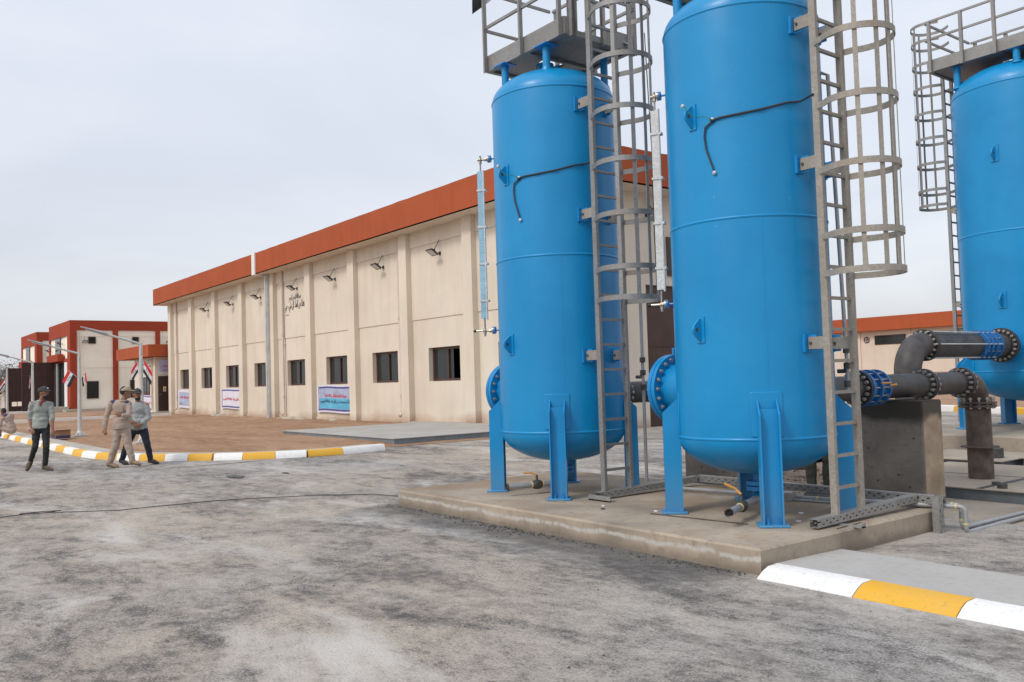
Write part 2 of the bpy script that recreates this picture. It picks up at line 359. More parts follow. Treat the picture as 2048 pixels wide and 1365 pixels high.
# ---------------------------------------------------------------- Arabic lettering
AR={'ا':(0xFE8D,2),'أ':(0xFE83,2),'ب':(0xFE8F,4),'ة':(0xFE93,2),'ت':(0xFE95,4),'ج':(0xFE9D,4),'ح':(0xFEA1,4),'د':(0xFEA9,2),'ر':(0xFEAD,2),'ز':(0xFEAF,2),'س':(0xFEB1,4),'ش':(0xFEB5,4),'ص':(0xFEB9,4),'ظ':(0xFEC5,4),'ع':(0xFEC9,4),'ف':(0xFED1,4),'ق':(0xFED5,4),'ك':(0xFED9,4),'ل':(0xFEDD,4),'م':(0xFEE1,4),'ن':(0xFEE5,4),'ه':(0xFEE9,4),'و':(0xFEED,2),'ي':(0xFEF1,4),'ء':(0xFE80,1)}
def shape(t):
    o=[];n=len(t)
    for i,ch in enumerate(t):
        if ch not in AR: o.append(ch);continue
        b,k=AR[ch]; p=i>0 and t[i-1] in AR and AR[t[i-1]][1]==4; q=i+1<n and t[i+1] in AR and AR[t[i+1]][1]>1
        o.append(chr(b+(3 if p and q else 2 if q else 1 if p else 0)) if k==4 else chr(b+(1 if p else 0)) if k==2 else chr(b))
    return ''.join(reversed(o))
def lettering(mb,text,x0,x1,z0,z1,frame,offset=.0):
    """append the outline of a line of Arabic text to mb; frame(x,z)->world point; fills x0..x1, z0..z1"""
    cu=bpy.data.curves.new('lettering','FONT'); cu.body=shape(text); cu.offset=offset; cu.resolution_u=3
    ob=bpy.data.objects.new('lettering',cu); C.objects.link(ob)
    me=evalmesh(ob); C.objects.unlink(ob); bpy.data.objects.remove(ob)
    xs=[v.co.x for v in me.vertices];ys=[v.co.y for v in me.vertices]
    if not xs: return
    a0,a1,b0,b1=min(xs),max(xs),min(ys),max(ys); base=len(mb.v)
    for v in me.vertices: mb.pt(frame(x0+(v.co.x-a0)/(a1-a0)*(x1-x0),z0+(v.co.y-b0)/(b1-b0)*(z1-z0)))
    for p in me.polygons: mb.face([base+i for i in p.vertices])
    bpy.data.meshes.remove(me); bpy.data.curves.remove(cu)
# ================================================================ setting
mb=MB(); mb.quad((-1500,-1500,-.34),(1500,-1500,-.34),(1500,1500,-.34),(-1500,1500,-.34)); obj('ground',mb,'farsoil',kind='structure',origin=(0,0,0))
mb=MB()
def grid(mb,x0,x1,y0,y1,nx,ny,zf,smooth=True):
    I=[[mb.pt((x0+(x1-x0)*i/nx,y0+(y1-y0)*j/ny,zf(x0+(x1-x0)*i/nx,y0+(y1-y0)*j/ny))) for i in range(nx+1)] for j in range(ny+1)]
    for j in range(ny):
        for i in range(nx): mb.face([I[j][i],I[j][i+1],I[j+1][i+1],I[j+1][i]],smooth)
grid(mb,-17.9,30,-30,9.0,60,50,lambda x,y:.006*noise.noise(V((x*.6,y*.6,0))))
# road beyond the kerb corner, the yard strip behind the vessels and the cross road
grid(mb,-19.2,-9.0,9.0,34,12,30,lambda x,y:0)
grid(mb,-9.0,12,24.5,34,10,6,lambda x,y:0); grid(mb,-9.0,12,22.9,24.5,10,2,lambda x,y:0)
grid(mb,-95,-17.9,-30,4.46,60,30,lambda x,y:0)
# inside of the kerb corner up to the curved kerb
path=[(-120,4.42),(-36.4,4.42),(-30.2,4.42),(-26.9,4.42),(-24.2,4.42),(-22.9,4.44),(-21.9,4.55),(-21.0,4.83),(-20.0,5.31),(-19.45,5.68),(-18.98,6.13),(-18.45,6.66),(-18.07,7.31),(-17.78,7.92),(-17.68,8.7),(-17.9,9.88)]
f=[(-22.9,4.46)]+path[6:]+[(-17.9,4.46)]
for a_,b_ in zip(path[5:],path[6:]): mb.quad((a_[0],max(a_[1],4.46),0),(-17.9,4.46,0),(-17.9,4.46,0.0),(b_[0],b_[1],0)) if False else mb.poly([(a_[0],max(a_[1],4.45),0),(-17.9,4.46,0),(b_[0],b_[1],0)])
obj('road',mb,'asphalt',kind='structure',origin=(0,0,0))
mb=MB(); grid(mb,-125,-79.5,5,40,6,6,lambda x,y:-.012); obj('side_road',mb,'asphalt',kind='structure',origin=(-100,20,0))
# dirt plot in front of the hall
def zd(x,y):
    base=.10-.0022*max(0,-x-18)
    if x>-19.8: return max(.008,(base+.03*noise.noise(V((x*1.6,y*1.6,3))))*max(0,min(1,(-x-18.7)/1.1)))
    return max(.012,base+.035*noise.noise(V((x*.35,y*.35,1)))+.022*noise.noise(V((x*1.6,y*1.6,3)))+.014*noise.noise(V((x*4,y*4,7))))
def inner(off):
    out=[]
    for i,p in enumerate(path):
        a_=V(path[max(0,i-1)]);b_=V(path[min(len(path)-1,i+1)]); d=(b_-a_).normalized(); out.append(V(p)+V((-d.y,d.x))*off)
    return out
wk=inner(.68); wk=[V((p.x,p.y)) for p in wk]
# dirt: strips from the walk's inner edge to the wall
mb=MB()
xs=[-79]+[-79+.55*i for i in range(1,112)]
def ylow(x):
    if x<-24: return 5.0
    pts=wk[4:]+[V((-18.9,10.4))]
    for p,q in zip(pts,pts[1:]):
        if p.x<=x<=q.x: return p.y+(q.y-p.y)*(x-p.x)/(q.x-p.x+1e-6)-.05
    return 10
rows=[]
xs=[x for x in xs if x<-18.6]+[-18.62]
NY=40
I=[[mb.pt((x,ylow(x)+(17.2-ylow(x))*j/NY,zd(x,ylow(x)+(17.2-ylow(x))*j/NY))) for j in range(NY+1)] for x in xs]
for i in range(len(xs)-1):
    for j in range(NY): mb.face([I[i][j],I[i+1][j],I[i+1][j+1],I[i][j+1]],True)
obj('dirt_plot',mb,'dirt',kind='structure')
# walk strip behind the kerb
mb=MB(); ka=inner(.19); kb=inner(.72)
for i in range(len(path)-1):
    a_,b_,c_,d_=ka[i],ka[i+1],kb[i+1],kb[i]; z=.125
    mb.hexa([(a_.x,a_.y,-.05),(b_.x,b_.y,-.05),(c_.x,c_.y,-.05),(d_.x,d_.y,-.05)],[(a_.x,a_.y,z),(b_.x,b_.y,z),(c_.x,c_.y,z),(d_.x,d_.y,z)])
obj('sidewalk',mb,'walk',kind='structure')
# kerb blocks (arc-length boundaries; far blocks shorter than near ones)
P=[V((p[0],p[1],0)) for p in path]
def along(sx):
    # point and direction on the kerb line at distance sx back from its near end
    d=0
    for a_,b_ in zip(P[::-1],P[::-1][1:]):
        L=(b_-a_).length
        if d+L>=sx: return a_+(b_-a_)*((sx-d)/L)
        d+=L
    return P[0]
sb=[0,1.19,1.98,2.02,2.68,3.37,4.02,4.06,4.62,5.20,5.95,6.70,7.6,8.6,9.6,10.7,11.8,12.9,14,15.2,16.4,17.7,19,20.3,21.6,22.9,24.2,25.5,26.8,28.1,29.4,30.7,32,33.3,34.6]
def kerbseg(mb,p,q,h,w,top,z0=-.04,sgn=1):
    d=(q-p).normalized(); n_=V((-d.y,d.x,0))*sgn   # n_ points away from road
    sl=.035
    A=[p,p+n_*sl+V((0,0,h-.02)),p+n_*(sl+.025)+V((0,0,h)),p+n_*w+V((0,0,h)),p+n_*w+V((0,0,z0)),p+V((0,0,z0))]
    B=[x+(q-p) for x in A]
    ia=[mb.pt(x) for x in A]; ib=[mb.pt(x) for x in B]; m_=len(A)
    mb.face(ia[::-1]);mb.face(ib)
    for k in range(m_): mb.face([ia[k],ia[(k+1)%m_],ib[(k+1)%m_],ib[k]])
col=0; ki=0
names={0:'first',1:'second',2:'third',3:'fourth',4:'fifth',5:'sixth',6:'seventh',7:'eighth',8:'ninth',9:'tenth'}
def ordn(i):
    w_=['first','second','third','fourth','fifth','sixth','seventh','eighth','ninth','tenth','eleventh','twelfth','thirteenth','fourteenth','fifteenth','sixteenth','seventeenth','eighteenth','nineteenth','twentieth','twenty-first','twenty-second','twenty-third','twenty-fourth','twenty-fifth','twenty-sixth','twenty-seventh','twenty-eighth','twenty-ninth','thirtieth','thirty-first','thirty-second']
    return w_[i]
for s0,s1 in zip(sb,sb[1:]):
    if s1-s0<.1: continue
    s1-=.012
    p=along(s1);q=along(s0); sub=max(1,int((s1-s0)/.35)) if s0<8 else 1
    mb=MB(); pts=[along(s1+(s0-s1)*k/sub) for k in range(sub+1)]
    for a_,b_ in zip(pts,pts[1:]): kerbseg(mb,a_,b_,.145,.2,1)
    c_='white' if col%2==0 else 'yellow'
    obj('kerb_block',mb,'kw' if col%2==0 else 'ky',label=f"{c_} painted kerb block by the dirt plot, {ordn(ki)} from the grey deck plate",cat='kerb block',group='painted kerb blocks along the dirt plot')
    col+=1; ki+=1
# foreground mountable kerb + slab
fx=[-4.18,-3.40,-2.70,-1.95,-1.2,-.45]
lab=['white sloped kerb block touching the concrete pad corner','yellow sloped kerb block between two white ones in the foreground','white sloped kerb block right of the foreground yellow one','yellow sloped kerb block beyond the right foreground','white sloped kerb block farthest right in the foreground']
for i in range(2+1):
    mb=MB(); x0,x1=fx[i],fx[i+1]; n_=8
    for k in range(n_):
        xa=x0+(x1-x0)*k/n_+(.004 if k==0 else 0); xb=x0+(x1-x0)*(k+1)/n_-(.004 if k==n_-1 else 0)
        def prof(xx):
            j=.006*noise.noise(V((xx*3,i,0)))
            cut=.10 if (i==0 and xx<x0+.02) else 0
            return [(xx-.0,5.425+j,-.03),(xx,5.425+j,.004),(xx,5.50+j,.05),(xx,5.565+j,.075),(xx,5.68,.078),(xx,5.68,-.03)]
        ia=[mb.pt(p) for p in prof(xa)]; ib=[mb.pt(p) for p in prof(xb)]; m_=6
        for k2 in range(m_-1): mb.face([ia[k2],ib[k2],ib[k2+1],ia[k2+1]],True)
        if k==0: mb.face(ia)
        if k==n_-1: mb.face(ib[::-1])
    obj('kerb_block',mb,'kw' if i%2==0 else 'ky',label=lab[i],cat='kerb block',group='sloped kerb blocks in the foreground')
mb=MB(); mb.hexa([(-4.26,5.69,-.1),(1.5,5.69,-.1),(1.5,6.62,-.1),(-4.26,6.62,-.1)],[(-4.26,5.69,.066),(1.5,5.69,.066),(1.5,6.62,.05),(-4.26,6.62,.05)])
o=obj('pavement',mb,'slab',kind='structure'); bevel(o,.012)
mb=MB(); mb.box(-4.24,-3.02,6.62,10.5,-.2,-.03); mb.box(-3.02,1.5,7.1,10.5,-.2,-.031)
obj('service_slab',mb,'brownslab',kind='structure')
mb=MB(); mb.box(-5.6,-4.241,8.42,10.5,-.2,-.032); obj('service_slab',mb,'brownslab',kind='structure')
mb=MB(); mb.box(-3.02,1.5,6.62,7.1,-.3,-.26); obj('trench_floor',mb,'dirt',kind='structure')
# gravel bed and soil behind the pads
mb=MB(); grid(mb,-9.0,12,8.2,22.9,60,40,lambda x,y:-.07+.012*noise.noise(V((x*3,y*3,0)))); obj('gravel_bed',mb,'gravel',kind='stuff',label='brown gravel spread between the concrete pads and pipe supports',cat='gravel')
mb=MB(); grid(mb,-75,60,0,1,60,1,lambda x,y:0)
mb.v=[]; mb.f=[];mb.sm=[];mb.mi=[]
def bank(x,y):
    t=max(0,min(1,(y-34)/40)); return .02+1.0*t+.08*noise.noise(V((x*.2,y*.2,0)))*(1 if t>0 else 0)
def kfar(x): return 29.9-(x+14.96)*.47
NX=60
I=[[mb.pt((x,y,bank(x,y)+.09*(1-j/30))) for j in range(31) for y in [kfar(x)+.3+(90-kfar(x))*(j/30)**1.5]] for x in [-40+62*i/NX for i in range(NX+1)]]
for i in range(NX):
    for j in range(30): mb.face([I[i][j],I[i+1][j],I[i+1][j+1],I[i][j+1]],True)
obj('hill_soil',mb,'farsoil',kind='structure')
mb=MB(); 
for i in range(22):
    x0=-26+1.15*i; x1=x0+1.14; mb=MB(); kerbseg(mb,V((x0,kfar(x0),0)),V((x1,kfar(x1),0)),.2,.3,1)
    c_='white' if i%2 else 'yellow'
    obj('kerb_block',mb,'kw' if i%2 else 'ky',label=f"{c_} painted kerb block at the far bare soil, {ordn(21-i)} from its right end",cat='kerb block',group='painted kerb blocks along the far soil')
# ================================================================ main hall
hall=thing('pump_hall','long cream hall with terracotta roof band, pilasters and brown windows','building',(-38,20,0))
WY=16.5; XL=-57.56; XR=-18.2
pil=[-23.4-4.2*k for k in range(-1,9)]    # right faces of the pilasters
def opening(k): a_=-23.4-4.2*(k+1)+1.03; return a_,a_+2.0
ops=[opening(k) for k in range(-1,8)]
ops=[(a_+.12,b_-.0) if i>7 else (a_,b_) for i,(a_,b_) in enumerate(ops)]
mb=MB()
def wallpatch(x0,x1,z0,z1,y):
    mb.quad((x0,y,z0),(x1,y,z0),(x1,y,z1),(x0,y,z1))
xs=sorted([XL,XR]+[v for o_ in ops for v in o_]); WZ0,WZ1=1.56,2.75
inside=lambda x:any(a_<x<b_ for a_,b_ in ops)
for x0,x1 in zip(xs,xs[1:]):
    if inside((x0+x1)/2): segs=[(-.3,WZ0),(WZ1,3.8)]
    else: segs=[(-.3,3.8)]
    for z0,z1 in segs: wallpatch(x0,x1,z0,z1,WY)
for a_,b_ in ops:
    for s_ in (( (a_,WY,WZ0),(a_,WY+.3,WZ0),(a_,WY+.3,WZ1),(a_,WY,WZ1)),((b_,WY+.3,WZ0),(b_,WY,WZ0),(b_,WY,WZ1),(b_,WY+.3,WZ1)),((a_,WY,WZ0),(b_,WY,WZ0),(b_,WY+.3,WZ0),(a_,WY+.3,WZ0)),((a_,WY+.3,WZ1),(b_,WY+.3,WZ1),(b_,WY,WZ1),(a_,WY,WZ1))): mb.quad(*s_)
# proud courses between pilasters: plinth, upper panel, lintel band
for p in pil:
    x0=p if p>-57 else p; x1=min(p+4.2-.55,XR)
    if x1-x0<.5: continue
    mb.box(x0+.003,x1-.003,WY-.045,WY+.02,-.3,.17)
    mb.box(x0+.003,x1-.003,WY-.03,WY+.02,3.8,6.45); mb.box(x0+.003,x1-.003,WY-.065,WY+.02,6.45,7.0)
for p in pil[1:]: mb.box(p-.55,p,WY-.24,WY+.05,-.3,7.0)
mb.box(pil[0]-.55,XR,WY-.24,WY+.05,-.3,7.0) if False else None
# left end wall, back wall, right end wall
mb.box(XL-.02,XL+.23,WY+.06,24,-.3,7.0); mb.box(XL,XR,23.8,24.1,-.3,7.0)
# right end wall with opening for the shutter Y 18.95..22.6 z .0 .. 4.25 and a high window
ys=[(WY-.24,18.95,-.3,7.0),(18.95,22.6,4.25,7.0),(22.6,24,-.3,7.0)]
for y0,y1,z0,z1 in ys: mb.box(XR-.25,XR,y0,y1,z0,z1)
mb.box(XR,XR+.1,WY+.3,17.3,-.3,7.0)
obj('wall',mb,'cream',hall)
mb=MB(); mb.box(XL+.3,XR-.3,WY+.32,23.7,-.2,-.1); mb.box(XL+.3,XR-.3,WY+3.0,WY+3.05,-.1,6.9); obj('interior',mb,'dark',hall)
mb=MB(); mb.box(-58.75,-17.4,15.7,24.8,7.0,7.05); obj('soffit',mb,'creamsoff',hall)
mb=MB()
def wob(x,s): return .02*noise.noise(V((x*.8,s,0)))
for x0,x1 in ((-58.75,-41.28),(-40.86,-17.4)):
    n_=int((x1-x0)/.6)
    A=[mb.pt((x0+(x1-x0)*k/n_,15.7,7.0)) for k in range(n_+1)];B=[mb.pt((x0+(x1-x0)*k/n_,15.7,8.03+wob(k,1))) for k in range(n_+1)];D_=[mb.pt((x0+(x1-x0)*k/n_,15.95,8.03+wob(k,1))) for k in range(n_+1)]
    for k in range(n_): mb.face([A[k],A[k+1],B[k+1],B[k]]); mb.face([B[k],B[k+1],D_[k+1],D_[k]])
n_=30; x=-17.4
A=[mb.pt((x,15.7+9.1*k/n_,7.0)) for k in range(n_+1)];B=[mb.pt((x,15.7+9.1*k/n_,8.03+wob(k,5)*(k>0))) for k in range(n_+1)];D_=[mb.pt((x-.25,15.7+9.1*k/n_,8.03+wob(k,5)*(k>0))) for k in range(n_+1)]
for k in range(n_): mb.face([A[k],A[k+1],B[k+1],B[k]]); mb.face([B[k],B[k+1],D_[k+1],D_[k]])
mb.quad((-58.75,24.8,7),(-58.75,15.7,7),(-58.75,15.7,8.03),(-58.75,24.8,8.03)); mb.quad((-17.4,24.8,7),(-58.75,24.8,7),(-58.75,24.8,8.03),(-17.4,24.8,8.03))
obj('roof_band',mb,'red',hall)
mb=MB(); mb.box(-58.5,-17.65,15.97,24.6,7.06,7.6); obj('roof',mb,'roof',hall)
mb=MB(); mb.box(-41.27,-40.87,15.64,15.96,6.98,8.06); mb.box(-41.1,-40.95,15.97,16.24,6.92,6.99); obj('joint_cover',mb,'white',hall)
mb=MB(); mb.box(-40.92,-40.62,16.14,16.25,-.25,6.99); mb.box(-40.85,-40.7,16.1,16.14,-.25,6.99); obj('joint_cover',mb,'galvlt',hall)
for i,(a_,b_) in enumerate(ops):
    mb=MB(); t=.085
    yb=WY+.17
    mb.box(a_,b_,yb,yb+.06,WZ0,WZ0+t); mb.box(a_,b_,yb,yb+.06,WZ1-t,WZ1); mb.box(a_,a_+t,yb,yb+.06,WZ0+t,WZ1-t); mb.box(b_-t,b_,yb,yb+.06,WZ0+t,WZ1-t)
    m_=(a_+b_)/2; mb.box(m_-.05,m_+.05,yb-.012,yb+.06,WZ0+t,WZ1-t)
    mb.box(a_+t,a_+t+.035,yb+.01,yb+.05,WZ0+t,WZ1-t)
    f_=obj('window',mb,'frame',hall)
    mb=MB(); mb.box(a_+t,m_-.05,yb+.025,yb+.035,WZ0+t,WZ1-t); obj('pane',mb,'glass',f_)
    mb=MB(); mb.box(m_+.05,b_-t,yb+.040,yb+.05,WZ0+t,WZ1-t)
    if i==1: mb=MB(); mb.box(m_-.15,b_-t-.62,yb+.040,yb+.05,WZ0+t,WZ1-t)
    obj('pane',mb,'glass',f_)
    if i>0 and i%2==0 or i in (1,3):
        mb=MB(); 
        for k in range(7):
            mb.box(a_+.1+.04*k,a_+.13+.04*k,yb+.12+.02*(k%2),yb+.13+.02*(k%2),WZ0+.02,WZ1-.05)
        obj('curtain',mb,'vinylw' if i!=5 else 'walk',f_)
for xx,zb in ((-56.15,.3),(-39.35,.2),(-28.35,.3)):
    mb=MB(); y=WY-.12; mb.tube([(xx,y,7.0),(xx,y,zb+.14),(xx+.03,y-.05,zb+.05),(xx+.05,y-.12,zb)],.055,10)
    for z in (1.0,3.9,6.3): mb.cyl((xx,y,z),(xx,y,z+.11),.068,n=10)
    mb.box(xx-.09,xx+.09,y+.03,y+.07,3.5,3.54)
    obj('drainpipe',mb,'drain',hall)
# roller shutter in the end wall + window in the end wall
mb=MB(); mb.box(XR-.18,XR-.12,18.95,22.6,-.2,4.25)
for z in (1.2,2.4,3.6): mb.box(XR-.119,XR-.095,18.95,22.6,z,z+.05)
mb.box(XR-.119,XR-.09,20.75,20.8,-.2,4.25)
sh=obj('shutter_door',mb,'brownS',hall)
mb=MB(); mb.box(XR+.01,XR+.05,19.9,21.2,4.55,5.75); w_=obj('window',mb,'frame',hall)
mb=MB(); mb.box(XR+.051,XR+.055,19.97,21.13,4.62,5.68); obj('pane',mb,'glass',w_)
# plaster rubble at the wall foot (part of the wall: spilt render)
for cx_,n_ in ((-47.6,10),(-45.3,4),(-38.5,10),(-36.9,3),(-27.0,5),(-33,3)):
    mb=MB()
    for k in range(n_):
        x_=cx_+random.uniform(-.9,.9); r_=random.uniform(.05,.22); mb.ell((x_,WY-.3-random.uniform(0,.25),.02),(r_*1.6,r_,r_*.7),8,5)
    obj('plaster_spill',mb,'stepc',hall)
# Quran verse on the wall
mb=MB(); fr=lambda x,z:V((x,WY-.036,z))
lettering(mb,'بسم الله الرحمن الرحيم',-38.75,-37.40,5.44,5.80,fr,.022)
lettering(mb,'وجعلنا من الماء كل شيء حي',-39.22,-36.85,4.98,5.50,fr,.035)
lettering(mb,'صدق الله العظيم',-39.22,-38.78,4.82,4.92,fr,.01)
obj('wall_lettering',mb,'inkdark',hall)
# ---- flood lamps
def floodlight(x,y,z,label,group='flood lamps on the hall wall',dirv=(0,-1,0)):
    """dirv = outward from the wall"""
    d=V(dirv); s=V((-d.y,d.x,0)) ; T=Matrix((( s.x,d.x,0,x),(s.y,d.y,0,y),(0,0,1,z),(0,0,0,1)))
    t=thing('floodlight',label,'floodlight',(x,y,z),group)
    mb=MB(T); c_=V((0,.34,.0)); n_=V((0,.55,-.83)).normalized(); u_=V((0,.83,.55)).normalized(); rr=V((1,0,0))
    W,H=.2,.17
    mb.hexa([c_+rr*a_+u_*b_ for a_,b_ in ((-W,-H),(W,-H),(W,H),(-W,H))],[c_-n_*.07+rr*a_*.8+u_*b_*.8 for a_,b_ in ((-W,-H),(W,-H),(W,H),(-W,H))])
    for k in range(5): mb.box(-.15+.07*k,-.135+.07*k,.28,.32,.02,.12)
    obj('housing',mb,'black',t)
    mb=MB(T); mb.hexa([c_+n_*.004+rr*a_+u_*b_ for a_,b_ in ((-W*.8,-H*.78),(W*.8,-H*.78),(W*.8,H*.78),(-W*.8,H*.78))],[c_+n_*.001+rr*a_+u_*b_ for a_,b_ in ((-W*.8,-H*.78),(W*.8,-H*.78),(W*.8,H*.78),(-W*.8,H*.78))]); obj('lens',mb,'lens',t)
    mb=MB(T); mb.bar((0,0,0),(0,.3,0),.035,.03); mb.box(-.06,.06,0,.02,-.06,.06); mb.bar((-.2,.3,0),(.2,.3,0),.02,.02)
    obj('bracket',mb,'black',t)
    mb=MB(T); mb.tube([(.0,.26,.05),(0.02,.2,.18),(0,.1,.33),(.02,.02,.48)],.014,6); obj('cable',mb,'black',t)
    return t
fl=['second bay from the left end','third bay from the left end','just left of the galvanised joint','above the dark Arabic lettering','in the first bay right of the lettering','in the bay left of the third drainpipe','in the bay nearest the blue vessels']
for i,x in enumerate((-50.25,-46.2,-42.25,-37.8,-33.85,-29.65,-25.6)):
    floodlight(x,WY-.035,6.02,'black flood lamp on the hall wall, '+fl[i])
floodlight(XR,19.1,6.35,'black flood lamp high on the hall end wall above the brown shutter',None,(1,0,0))
# ---- banners
def banner(x0,x1,z0,z1,y,label,style,T=None):
    t=thing('banner',label,'banner',((x0+x1)/2,y,z0) if T is None else T@V(((x0+x1)/2,y,z0)),'printed vinyl banners')
    # rippled cloth grid
    def S(x,z): 
        u=(x-x0)/(x1-x0); 
        return V((x,y-.03-.022*abs(noise.noise(V((x*1.6,z*1.3,x0))))-.012*math.sin(u*math.pi),z+.02*math.sin(u*6)))
    def G(mb,a,b,c,d,dy,n=14,m=8):
        I=[[mb.pt(S(a+(b-a)*i/n,c+(d-c)*j/m)-V((0,dy,0))) for i in range(n+1)] for j in range(m+1)]
        for j in range(m):
            for i in range(n): mb.face([I[j][i],I[j][i+1],I[j+1][i+1],I[j+1][i]],True)
    W,H=x1-x0,z1-z0
    mb=MB(T); G(mb,x0,x1,z0,z1,0)
    mb.cur=1
    if style=='photo' or style=='text':
        G(mb,x0+.04*W,x1-.02*W,z1-.12*H,z1-.05*H,.004,14,2); G(mb,x0+.04*W,x1-.02*W,z0+.06*H,z0+.13*H,.004,14,2); G(mb,x0+.04*W,x0+.06*W,z0+.1*H,z1-.1*H,.004,2,8)
    if style=='photo' or style=='river':
        mb.cur=2; G(mb,x0+.07*W,x1-.02*W,z0+.14*H,z1-.13*H,.003)
        mb.cur=3; G(mb,x0+.07*W,x1-.02*W,z0+.14*H,z0+(.52 if style=='photo' else .3)*H,.006,14,4)
        mb.cur=4; G(mb,x0+.28*W,x1-.1*W,z0+.2*H,z0+.45*H,.009,10,3) if style=='photo' else G(mb,x0+.3*W,x1-.1*W,z0+.16*H,z0+.55*H,.009,10,3)
    if style=='old':
        mb.cur=2; G(mb,x0+.05*W,x1-.03*W,z0+.1*H,z1-.05*H,.003)
    obj('sheet',mb,['vinylw','vinylb','vinyls','vinylc' if style=='photo' else 'vinylg','vinylc' if style=='photo' else 'vinyls'],t)
    fr=lambda x,z:S(x,z)-V((0,.014,0))
    def txt(s,a,b,c,d,mt,off=.02):
        mb=MB(T); lettering(mb,s,x0+a*W,x0+b*W,z0+c*H,z0+d*H,fr,off); obj('lettering',mb,mt,t)
    if style=='photo':
        txt('شركة المقاولات العامة',.24,.84,.54,.68,'inkred',.03); txt('انجازات مستمرة من اجل بناء عراقنا الحبيب',.1,.985,.33,.47,'inknavy',.03)
    elif style=='text': txt('من اجل بناء عراقنا الحبيب',.10,.985,.40,.56,'inkred',.035)
    elif style=='river': txt('شركة المقاولات العامة',.12,.98,.50,.66,'inkred',.03)
    else: 
        txt('بناء عراقنا الحبيب',.2,.95,.48,.66,'inkred',.03); txt('شركة المقاولات',.3,.95,.2,.36,'inkred',.03)
    return t
banner(-35.75,-32.37,.36,1.52,WY-.05,'photo banner with cyan river, red and navy Arabic lines below the hall window','photo')
banner(-48.15,-45.0,.42,1.50,WY-.05,'white banner with navy stripes and red Arabic line on the hall wall','text')
banner(-56.0,-53.4,.40,1.50,WY-.05,'blue edged photo banner with red Arabic line beside the left drainpipe','river')
# ================================================================ annex
ann=thing('annex_building','low cream annex with terracotta canopy and brown door at the hall end','building',(-61,16.5,0))
mb=MB(); mb.box(-63.5,-58.5,15.7,16.7,-.2,3.68); obj('wall',mb,'creamsoff',ann)
mb=MB(); mb.box(-66.2,-57.9,15.15,18.5,3.70,4.46); obj('canopy',mb,'red',ann)
mb=MB(); mb.box(-58.499,-58.45,15.88,16.66,.2,2.44); d_=obj('door',mb,'brown',ann)
mb=MB(); mb.box(-58.449,-58.44,16.18,16.36,1.45,1.75); mb.cur=1; mb.box(-58.439,-58.435,16.205,16.335,1.48,1.72); mb.cur=2; mb.ext([(.0,0),(.08,0),(.04,.08)],(-58.434,16.23,1.6),(0,1,0),(0,0,1),(.002,0,0)); mb.box(-58.434,-58.43,16.22,16.32,1.52,1.56); obj('warning_sign',mb,['white','yellow','black'],d_)
mb=MB(); mb.cyl((-58.4,15.96,1.25),(-58.44,15.96,1.25),.02); mb.bar((-58.4,15.96,1.25),(-58.4,16.06,1.25),.015,.02); obj('handle',mb,'bolt',d_)
mb=MB(); mb.box(-61.1,-59.7,15.68,15.698,1.25,2.42); mb.box(-61.1,-61.04,15.65,15.68,1.25,2.42); mb.box(-59.76,-59.7,15.65,15.68,1.25,2.42); mb.box(-61.1,-59.7,15.65,15.68,1.25,1.31); mb.box(-61.1,-59.7,15.65,15.68,2.36,2.42); mb.box(-60.43,-60.37,15.65,15.68,1.3,2.4)
w_=obj('window',mb,'frame',ann); mb=MB(); mb.box(-61.03,-60.44,15.67,15.677,1.31,2.36); mb.box(-60.36,-59.77,15.67,15.677,1.31,2.36); obj('pane',mb,'glass',w_)
mb=MB(); mb.tube([(-59.0,15.62,3.7),(-59.0,15.62,.4),(-58.95,15.5,.3)],.05,8); obj('drainpipe',mb,'drain',ann)
mb=MB(); mb.box(-60,-57.3,15.0,16.2,-.1,.14); obj('step',mb,'stepc',ann)
banner(-61.9,-59.2,.3,1.22,15.7,'white banner with red Arabic line under the annex window','text')
Tn=Matrix.Translation(V((-58.45,16.3,0)))@Matrix.Rotation(R(90),4,'Z')@Matrix.Translation(V((0,0,0)))
banner(-.40,.36,2.58,3.45,.0,'wrinkled grey banner with red lettering hung above the brown annex door','old',Tn)
floodlight(-59.6,15.7,3.1,'small black flood lamp under the annex canopy',None)
